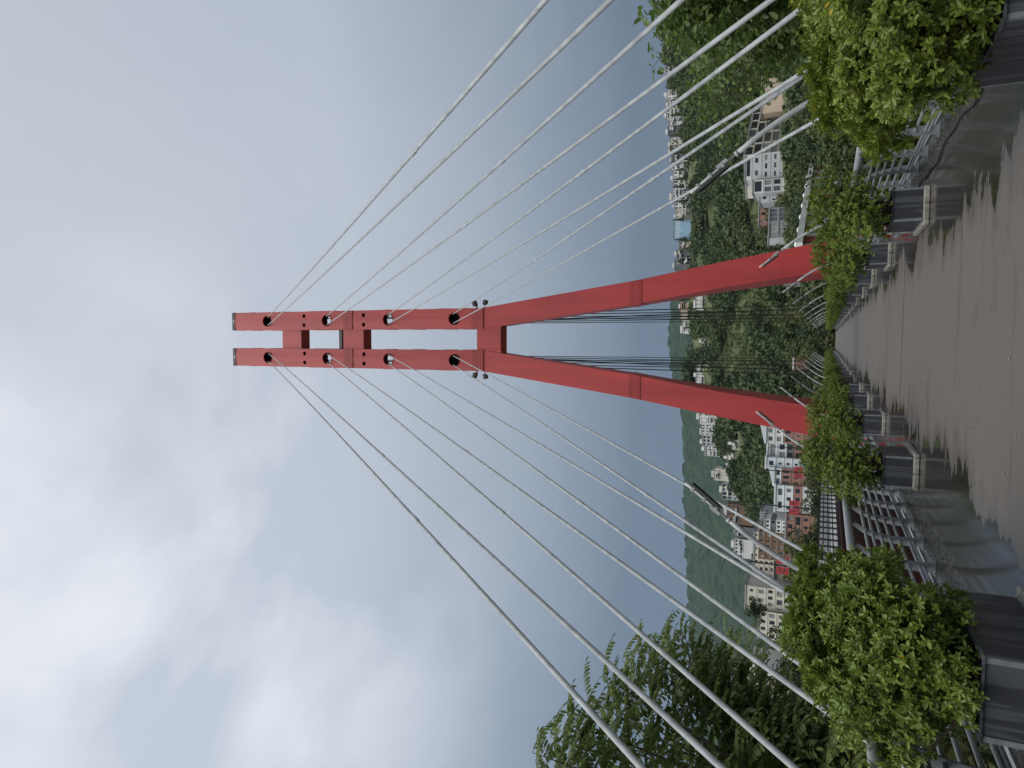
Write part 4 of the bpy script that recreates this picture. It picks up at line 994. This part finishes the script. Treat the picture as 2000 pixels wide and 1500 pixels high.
# trees in front of the buildings: (photo x of the top, photo y, metres away, scale, kind)
FRONT = [(1554, 652, 168, .9), (1556, 668, 167, .9), (1567, 708, 165, .8), (1570, 720, 165, .8), (1553, 545, 168, .8), (1540, 215, 175, 1.5), (1547, 245, 172, 1.5), (1546, 282, 176, 1.5), (1548, 318, 178, 1.5), (1547, 355, 180, 1.5), (1546, 390, 182, 1.4), (1545, 418, 186, 1.3), (1552, 470, 185, 1.2), (1558, 500, 180, 1.2), (1565, 235, 140, 1.3), (1568, 300, 145, 1.2), (1566, 360, 148, 1.1), (1570, 420, 150, 1.0), (1535, 520, 190, 1.3), (1540, 600, 188, 1.3), (1548, 700, 180, 1.3), (1552, 750, 178, 1.2), (1560, 790, 150, 1.1), (1549, 232, 150, 1.3), (1545, 262, 150, 1.2), (1550, 300, 155, 1.25), (1545, 338, 158, 1.2), (1542, 372, 160, 1.25), (1548, 402, 165, 1.1), (1546, 428, 165, 1.05), (1553, 452, 165, 1.0),
         (1586, 280, 70, .85), (1576, 315, 62, .85), (1590, 352, 60, .8), (1588, 260, 50, .8), (1598, 455, 75, .7), (1601, 480, 60, .6),
         (1560, 530, 170, 1.1), (1552, 560, 175, 1.2), (1562, 590, 165, 1.2), (1570, 612, 160, 1.2), (1556, 632, 172, 1.3), (1575, 650, 158, 1.3), (1562, 680, 160, 1.3), (1578, 672, 155, 1.2), (1570, 706, 157, 1.2), (1583, 740, 156, 1.0), (1575, 770, 150, 1.0), (1590, 800, 140, .8),
         (1578, 850, 125, .8), (1576, 880, 125, .8), (1570, 905, 125, .85), (1574, 935, 120, .85), (1580, 960, 115, .8), (1572, 985, 115, .85), (1578, 1015, 110, .8), (1560, 1040, 110, .95), (1556, 1065, 110, 1.0), (1545, 1090, 112, 1.05), (1538, 1118, 112, 1.1), (1548, 1140, 108, 1.0), (1550, 1175, 105, .9),
         (1530, 1260, 120, 1.0), (1520, 1310, 115, 1.1), (1540, 1360, 110, 1.1), (1500, 1440, 120, 1.2), (1448, 1185, 105, .5), (1640, 400, 45, .8), (1655, 250, 30, .6), (1650, 300, 38, .6), (1740, 1420, 16, .55), (1760, 1470, 13, .5)]
for i, (px, py, Y, sc) in enumerate(FRONT):
    p = onY(px, py, Y); k = (0 if 225 < py < 460 and Y > 100 else i) % 6
    side = 'right of the pylon' if py < 500 else ('between the pylon legs' if py < 800 else 'left of the pylon')
    tree(p[0], Y, p[2] - 7.4 * sc, sc, k, f'{TKIND[k % 3]} in the valley {side}', f'{TKIND[k % 3]}s {side}')
cm = MB(); rr_ = random.Random(4)
for k in range(9):
    z = k * .85; r_ = 1.5 * (1 - k / 9.5)
    for a in range(7):
        t0 = a * .9 + k * .5; cm.quad((0, 0, z + .9), (r_ * math.cos(t0), r_ * math.sin(t0), z + rr_.uniform(-.2, .2)), (r_ * .9 * math.cos(t0 + .45), r_ * .9 * math.sin(t0 + .45), z - .25), (r_ * math.cos(t0 + .9), r_ * math.sin(t0 + .9), z + rr_.uniform(-.2, .2)))
cm = cm.mesh('conifer_crown', TREE_M[0]); ct = MB(); ct.tube([(0, 0, -3), (0, 0, 2)], [.2, .14], 6); ct = ct.mesh('conifer_trunk', BARK)
for px, py in ((1302, 226), (1306, 265), (1308, 299), (1312, 333), (1311, 351), (1310, 366), (1311, 395), (1309, 430), (1314, 468), (1320, 471), (1322, 487), (1300, 160), (1304, 197), (1322, 700), (1330, 640)):
    p = onY(px, py, 410); sc = rnd.uniform(.7, 1.15)
    t = thing('conifer', 'small dark conifer standing among the ridge houses', 'tree', (p[0], 410, p[2] - 8.0 * sc), rnd.uniform(0, 6), 'conifers on the ridge'); t.scale = (sc,) * 3
    link('crown', cm, t); link('trunk', ct, t)
# valley floor trees under and beside the bridge
n = 0
for i in range(400):
    x, y = rnd.uniform(-60, 60), rnd.uniform(6, 140)
    if abs(x) < 7.5 or -22 < x < -9.5 or (-9.6 < x < 0 and y < 75) or n > 70: continue
    sc = rnd.uniform(.9, 1.35); z = float(terr(x, y)); top = z + 7.4 * sc
    pr_ = proj((x, y, top))
    if not (0 < pr_[1] < 1500 and pr_[0] < 2000): continue
    n += 1
    tree(x, y, min(z + 2, -1.5 - 7.4 * sc), sc, i, f'{TKIND[i % 3]} down in the valley below the walkway', f'{TKIND[i % 3]}s below the walkway')

# hillside wood: one uncountable mass of crowns
FOREST = leaf_mat('hill_forest_leaf', (.034, .064, .019), (.092, .126, .040), None, .7, .2, .75, .04)
nr = np.random.default_rng(77)
N = 26000
Y = 160 + 290 * nr.random(N) ** .9; X = (nr.random(N) - .5) * 1.15 * (Y * 1.15) + Y * .06
Zt = terr(X, Y); dens = vnoise(X / 30 + 5, Y / 30) * .6 + vnoise(X / 11, Y / 11 + 3) * .4 - .22 * sm(26, 6, np.abs(X + Y * .01 - 4)) * sm(330, 280, Y) * (vnoise(X / 7, Y / 22) > .35)
keep = dens > .36
X, Y, Zt = X[keep], Y[keep], Zt[keep]; r = 1.6 + 2.0 * nr.random(len(X)) + 1.2 * (vnoise(X / 17, Y / 17) > .55)
C = RW.T @ np.stack([X, Y, Zt + r * 1.2 - EYE]); px = 1000 + F_PX * C[1] / C[2]; py = 1500 - (750 + F_PX * C[0] / C[2]); rp = r / C[2] * F_PX
ok = (py > -60) & (py < 1560)
for (xt, xb, yr_, yl_, Yh) in RECTS:
    over = (px + rp > xt - 2) & (px - rp * .9 < xb - (xb - xt) * .3) & (py > yr_ - rp * .7) & (py < yl_ + rp * .7) & (Y < Yh + 13) & (Y > Yh - 60)
    ok &= ~over
X, Y, Zt, r = X[ok], Y[ok], Zt[ok], r[ok]
if len(X) > 6500: X, Y, Zt, r = X[:6500], Y[:6500], Zt[:6500], r[:6500]
K = 96
d = unit(nr.normal(size=(len(X), K, 3))); d[..., 2] = np.abs(d[..., 2]) * 1.0 - .25
lum = 1 + .35 * np.sin(d[..., 0] * 5 + X[:, None]) * np.cos(d[..., 1] * 4 + Y[:, None])
c = np.stack([X, Y, Zt + r * .9], -1)[:, None, :] + d * (r[:, None] * lum * (1 - .25 * nr.random((len(X), K))))[..., None] * np.array([1, 1, 1.1])
V, Q = clumps(c.reshape(-1, 3), d.reshape(-1, 3) + np.array([0, 0, .4]), np.repeat(r * .36, K))
tag(link('hillside_wood', np_mesh('hillside_wood', V, Q, FOREST)), 'dense mixed green wood covering the hillside behind the pylon', 'wood', kind='stuff')

SCRUB = leaf_mat('hill_scrub_leaf', (.075, .10, .034), (.15, .165, .07), None, .8, .2, .7, .06)
N = 2600; Y = 165 + 160 * nr.random(N); X = (nr.random(N) - .5) * 70 + 4 + Y * .01
r = .7 + 1.1 * nr.random(N); K = 40
d = unit(nr.normal(size=(N, K, 3))); d[..., 2] = np.abs(d[..., 2]) - .1
c = np.stack([X, Y, terr(X, Y) + r * .3], -1)[:, None, :] + d * (r[:, None] * (1 - .3 * nr.random((N, K))))[..., None]
V, Q = clumps(c.reshape(-1, 3), d.reshape(-1, 3) + np.array([0, 0, .3]), np.repeat(r * .45, K))
tag(link('hillside_scrub', np_mesh('hillside_scrub', V, Q, SCRUB)), 'pale olive scrub on the open slope between the pylon legs', 'scrub', kind='stuff')

# ------------------------------------------------------------------ the two near trees
PIN = leaf_mat('pinnate_leaf', (.075, .12, .034), (.21, .27, .078), (.28, .18, .085), .42, .46, .3, 1.0)
BROAD = leaf_mat('broad_leaf', (.075, .13, .034), (.20, .275, .075), (.33, .36, .09), .4, .42, .3, 1.0)
def near_tree(name, label, hub, ground, tips, kind, seed):
    global nr
    nr = np.random.default_rng(seed); r = random.Random(seed)
    t = thing(name, label, 'tree', ground); ground = (ground[0], ground[1], -15.2); t.location = ground; g = Vector(ground)
    tr = MB(); hub = Vector(hub)
    tr.tube([Vector((0, 0, 0)), (hub - g) * .5 + Vector((.15, 0, 0)), hub - g], [.22, .17, .11], 10)
    parts = []; 
    for tp, big in tips:
        tp = Vector(tp); m = hub.lerp(tp, .55) + Vector((r.uniform(-.3, .3), r.uniform(-.3, .3), r.uniform(-.1, .35)))
        P = [hub, hub.lerp(m, .5) + Vector((r.uniform(-.1, .1), 0, .05)), m, m.lerp(tp, .6) + Vector((0, 0, .06)), tp]
        tr.tube([p - g for p in P], [.035, .027, .02, .012, .005], 6)
        nl = int(29 * big) if kind == 'pinnate' else int(230 * big)
        for k in range(nl):
            a = 1 - .62 * (k / nl) ** 1.0 if kind == 'pinnate' else 1 - .6 * r.random() ** 1.3
            q = a * 4; i0 = min(int(q), 3); p = P[i0].lerp(P[i0 + 1], q - i0)
            if kind == 'pinnate':
                phi = k * 2.4 + r.random(); el = r.uniform(-.1, .6)
                dr = Vector((math.cos(phi) * math.cos(el), math.sin(phi) * math.cos(el), math.sin(el)))
                L_ = r.uniform(.42, .64); n = 9; side = dr.cross(Vector((0, 0, 1))).normalized(); up = side.cross(dr)
                pts = []
                for j in range(n + 1):
                    f = j / n; pts.append(p + dr * L_ * f - Vector((0, 0, 1)) * L_ * .33 * f * f)
                tr.tube([x - g for x in pts[::4] + [pts[-1]]], .0035, 4, 1, cap=False)
                bs, ds, us = [], [], []
                for j in range(1, n + 1):
                    tg = (pts[j] - pts[j - 1]).normalized(); sd = tg.cross(Vector((0, 0, 1))).normalized(); upn = sd.cross(tg)
                    for s_ in ((-1, 1) if j < n else (0,)):
                        dd = (tg * .45 + sd * s_ - upn * .25 + Vector((r.uniform(-.12, .12), r.uniform(-.12, .12), r.uniform(-.12, .12)))).normalized() if s_ else tg
                        bs.append(tuple(pts[j] - g)); ds.append(tuple(dd)); us.append(tuple(upn + Vector((r.uniform(-.2, .2), r.uniform(-.2, .2), 0))))
                ll = np.array([.15 * (1 - .35 * abs(.45 - (j // 2) / n)) for j in range(len(bs))]) * r.uniform(.8, 1.1)
                parts.append(leaves(np.array(bs), unit(np.array(ds)), unit(np.array(us)), ll, ll * .43, .2))
            else:
                off = Vector((r.gauss(0, .26), r.gauss(0, .26), r.gauss(0, .24))) * (.6 + .6 * (1 - a) * 2)
                pp = p + off; phi = r.uniform(0, 6.28); el = r.uniform(-1.0, .35)
                dr = Vector((math.cos(phi) * math.cos(el), math.sin(phi) * math.cos(el), math.sin(el)))
                l = r.uniform(.11, .19); up = Vector((r.gauss(0, .45), r.gauss(0, .45), 1))
                parts.append(leaves(np.array([tuple(pp - g)]), np.array([tuple(dr)]), np.array([tuple(up.normalized())]), l, l * .62, .15))
    V, Q = join(parts)
    link('crown', np_mesh('tree_crown', V, Q, PIN if kind == 'pinnate' else BROAD, True), t)
    tr.build('trunk', [BARK, TWIG], t, True)
    return t
LT = [(1040, 1470, -5.3, 1.2), (1075, 1440, -5.6, 1.2), (1110, 1400, -5.4, 1.2), (1150, 1365, -5.8, 1), (1090, 1490, -5.2, 1.2), (1180, 1320, -5.5, 1.1), (1215, 1290, -5.7, 1.2), (1250, 1262, -5.6, 1.2),
      (1290, 1240, -5.8, 1.2), (1330, 1235, -5.6, 1.1), (1280, 1300, -5.3, 1), (1360, 1260, -5.9, 1.1), (1400, 1290, -5.6, 1.2), (1345, 1320, -6.0, 1.2), (1440, 1330, -5.8, 1.2), (1310, 1400, -6.2, 1.0),
      (1400, 1400, -5.6, 1.3), (1460, 1390, -6.1, 1.3), (1490, 1440, -5.5, 1.3), (1440, 1470, -5.2, 1.3), (1530, 1420, -6.0, 1.3), (1510, 1490, -5.6, 1.3), (1560, 1460, -5.3, 1.3), (1230, 1380, -5.9, .7), (1170, 1440, -6.0, .9),
      (1480, 1310, -6.4, 1.1), (1520, 1350, -6.5, 1.2), (1600, 1490, -5.4, 1.3), (1600, 1400, -5.2, 1.2), (1625, 1455, -4.9, 1.3), (1660, 1490, -4.9, 1.3), (1690, 1440, -5.1, 1.2), (1580, 1340, -5.8, 1.2), (1740, 1480, -4.9, 1.2), (1640, 1420, -5.6, 1.3), (1555, 1385, -5.4, 1.3), (1720, 1400, -5.6, 1.2), (1780, 1450, -5.2, 1.2), (1380, 1350, -6.6, 1), (1420, 1245, -6.6, .9), (1455, 1250, -7, .9)]
near_tree('tree', 'leafy tree with long feathery compound leaves outside the left railing', (-6.2, 9.2, .8), (-6.6, 9.4, -8), [(onX(x, y, X), bg) for x, y, X, bg in LT], 'pinnate', 3)
RT = [(1275, 15, 5.0, 1.2), (1300, 40, 5.3, 1.4), (1270, 45, 5.2, .3), (1272, 135, 5.4, .25), (1320, 75, 5.2, 1.3), (1330, 20, 5.6, 1.4), (1370, 40, 5.2, 1.4), (1350, 100, 5.5, 1.2), (1390, 90, 5.7, 1.3), (1420, 20, 5.3, 1.5), (1440, 60, 5.6, 1.4),
      (1380, 140, 5.4, 1), (1350, 190, 5.6, .9), (1370, 215, 5.5, .7), (1375, 240, 5.3, .5), (1420, 150, 5.7, .9), (1430, 220, 5.4, .7), (1405, 255, 5.2, .4), (1410, 300, 5.0, .25), (1470, 110, 5.5, 1.2), (1480, 40, 5.2, 1.5), (1500, 80, 5.8, 1.4), (1470, 190, 5.6, .5), (1520, 30, 5.4, 1.5), (1530, 110, 5.7, 1.3), (1500, 160, 5.5, .8),
      (1540, 60, 6.0, 1.4), (1560, 10, 5.6, 1.4), (1440, 10, 6.2, 1.4), (1560, 110, 6.2, 1.2), (1590, 60, 6, 1.3)]
near_tree('tree', 'broad leaved tree hanging over the right railing behind the stay cables', (6.8, 11.5, 1.2), (7.4, 11.5, -8), [(onX(x, y, X), bg) for x, y, X, bg in RT], 'broad', 4)

# ------------------------------------------------------------------ small things
b = MB(); P = [onY(1780, 342, 0)] if 0 else []
P = [(3.0 + .05 * math.sin(y * 1.7) + .03 * math.sin(y * 4.1), y, .018) for y in np.arange(7, 17.6, .25)]
b.tube(P, .014, 8); tag(b.build('black_cable', BLACK, smooth=True), 'thin black cable lying along the right edge of the walkway', 'cable')
LEAFY = noisy('fallen_leaf', (.45, .36, .22), (.3, .2, .1), 20, .7)
for k in range(16):
    if k < 7: x, y = [(.35, 8.9), (.75, 9.8), (-.15, 8.0), (.1, 11.0), (1.5, 6.9), (-.9, 7.6), (-1.15, 7.2)][k]
    else: x, y = rnd.uniform(-1.9, 1.9), rnd.uniform(6, 16)
    a = rnd.uniform(0, 6.28); l = rnd.uniform(.05, .085)
    V, Q = leaves(np.array([[0, 0, .004]]), np.array([[math.cos(a), math.sin(a), .05]]), np.array([[0, 0, 1.]]), l, l * .3, .1)
    o = link('fallen_leaf', np_mesh('fallen_leaf', V, Q, LEAFY), None, (x, y, .003))
    tag(o, 'small pale fallen leaf on the wet walkway', 'leaf', 'fallen leaves on the walkway')
WRED = mat('barrier_red', (.42, .03, .04), .5)
for s, y, lab in ((1, 20.9, 'red and white striped barrier board leaning near the third right planter'), (-1, 20.4, 'red and white striped barrier board leaning near the third left planter')):
    t = thing('barrier_board', lab, 'barrier', (s * 2.85, y, 0), .3 * s); t.scale = (.6, .6, .7)
    for k in range(5):
        b = MB(); b.box(-.3 + k * .12, -.182 + k * .12, -.015, .015, .18, .42, xf=Matrix.Rotation(.3, 3, 'X')); b.build('stripe', WRED if k % 2 == 0 else WHITE, t)
    b = MB(); b.box(-.25, -.2, -.2, .2, 0, .04); b.box(.2, .25, -.2, .2, 0, .04); b.box(-.24, -.21, -.02, .02, .04, .2); b.box(.21, .24, -.02, .02, .04, .2); b.build('foot', GALVD, t)
# weeds and litter of leaves in the gutters
nr = np.random.default_rng(9)
n = 1500; s = np.where(nr.random(n) < .5, -1, 1); x = s * (2.95 + .5 * nr.random(n)); y = 5 + 34 * nr.random(n) ** 1.3
el = np.where(nr.random(n) < .25, .9, .12); a = 6.283 * nr.random(n)
dr = np.stack([np.cos(a) * np.cos(el), np.sin(a) * np.cos(el), np.sin(el)], -1)
V, Q = leaves(np.stack([x, y, np.full(n, .006)], -1), dr, unit(np.stack([nr.normal(size=n) * .3, nr.normal(size=n) * .3, np.ones(n)], -1)), .03 + .05 * nr.random(n), .016)
WEED = leaf_mat('weed_and_litter', (.045, .035, .02), (.06, .075, .025), (.25, .2, .1), .7, .2)
tag(link('gutter_weeds', np_mesh('gutter_weeds', V, Q, WEED)), 'weeds and leaf litter in the gutters beside the railings', 'weeds', kind='stuff')

# ------------------------------------------------------------------ haze
def haze():
    m = bpy.data.materials.new('haze'); m.use_nodes = True; N = m.node_tree.nodes; N.clear()
    o = N.new('ShaderNodeOutputMaterial'); v = N.new('ShaderNodeVolumePrincipled')
    v.inputs['Color'].default_value = (.55, .72, .86, 1); v.inputs['Density'].default_value = .00007; v.inputs['Anisotropy'].default_value = .2
    m.node_tree.links.new(v.outputs[0], o.inputs['Volume'])
    b = MB(); b.box(-5200, 5200, -3200, 5200, -21, 330)
    tag(b.build('haze', m), 'thin blue grey haze over the valley', 'haze', kind='stuff')
haze()
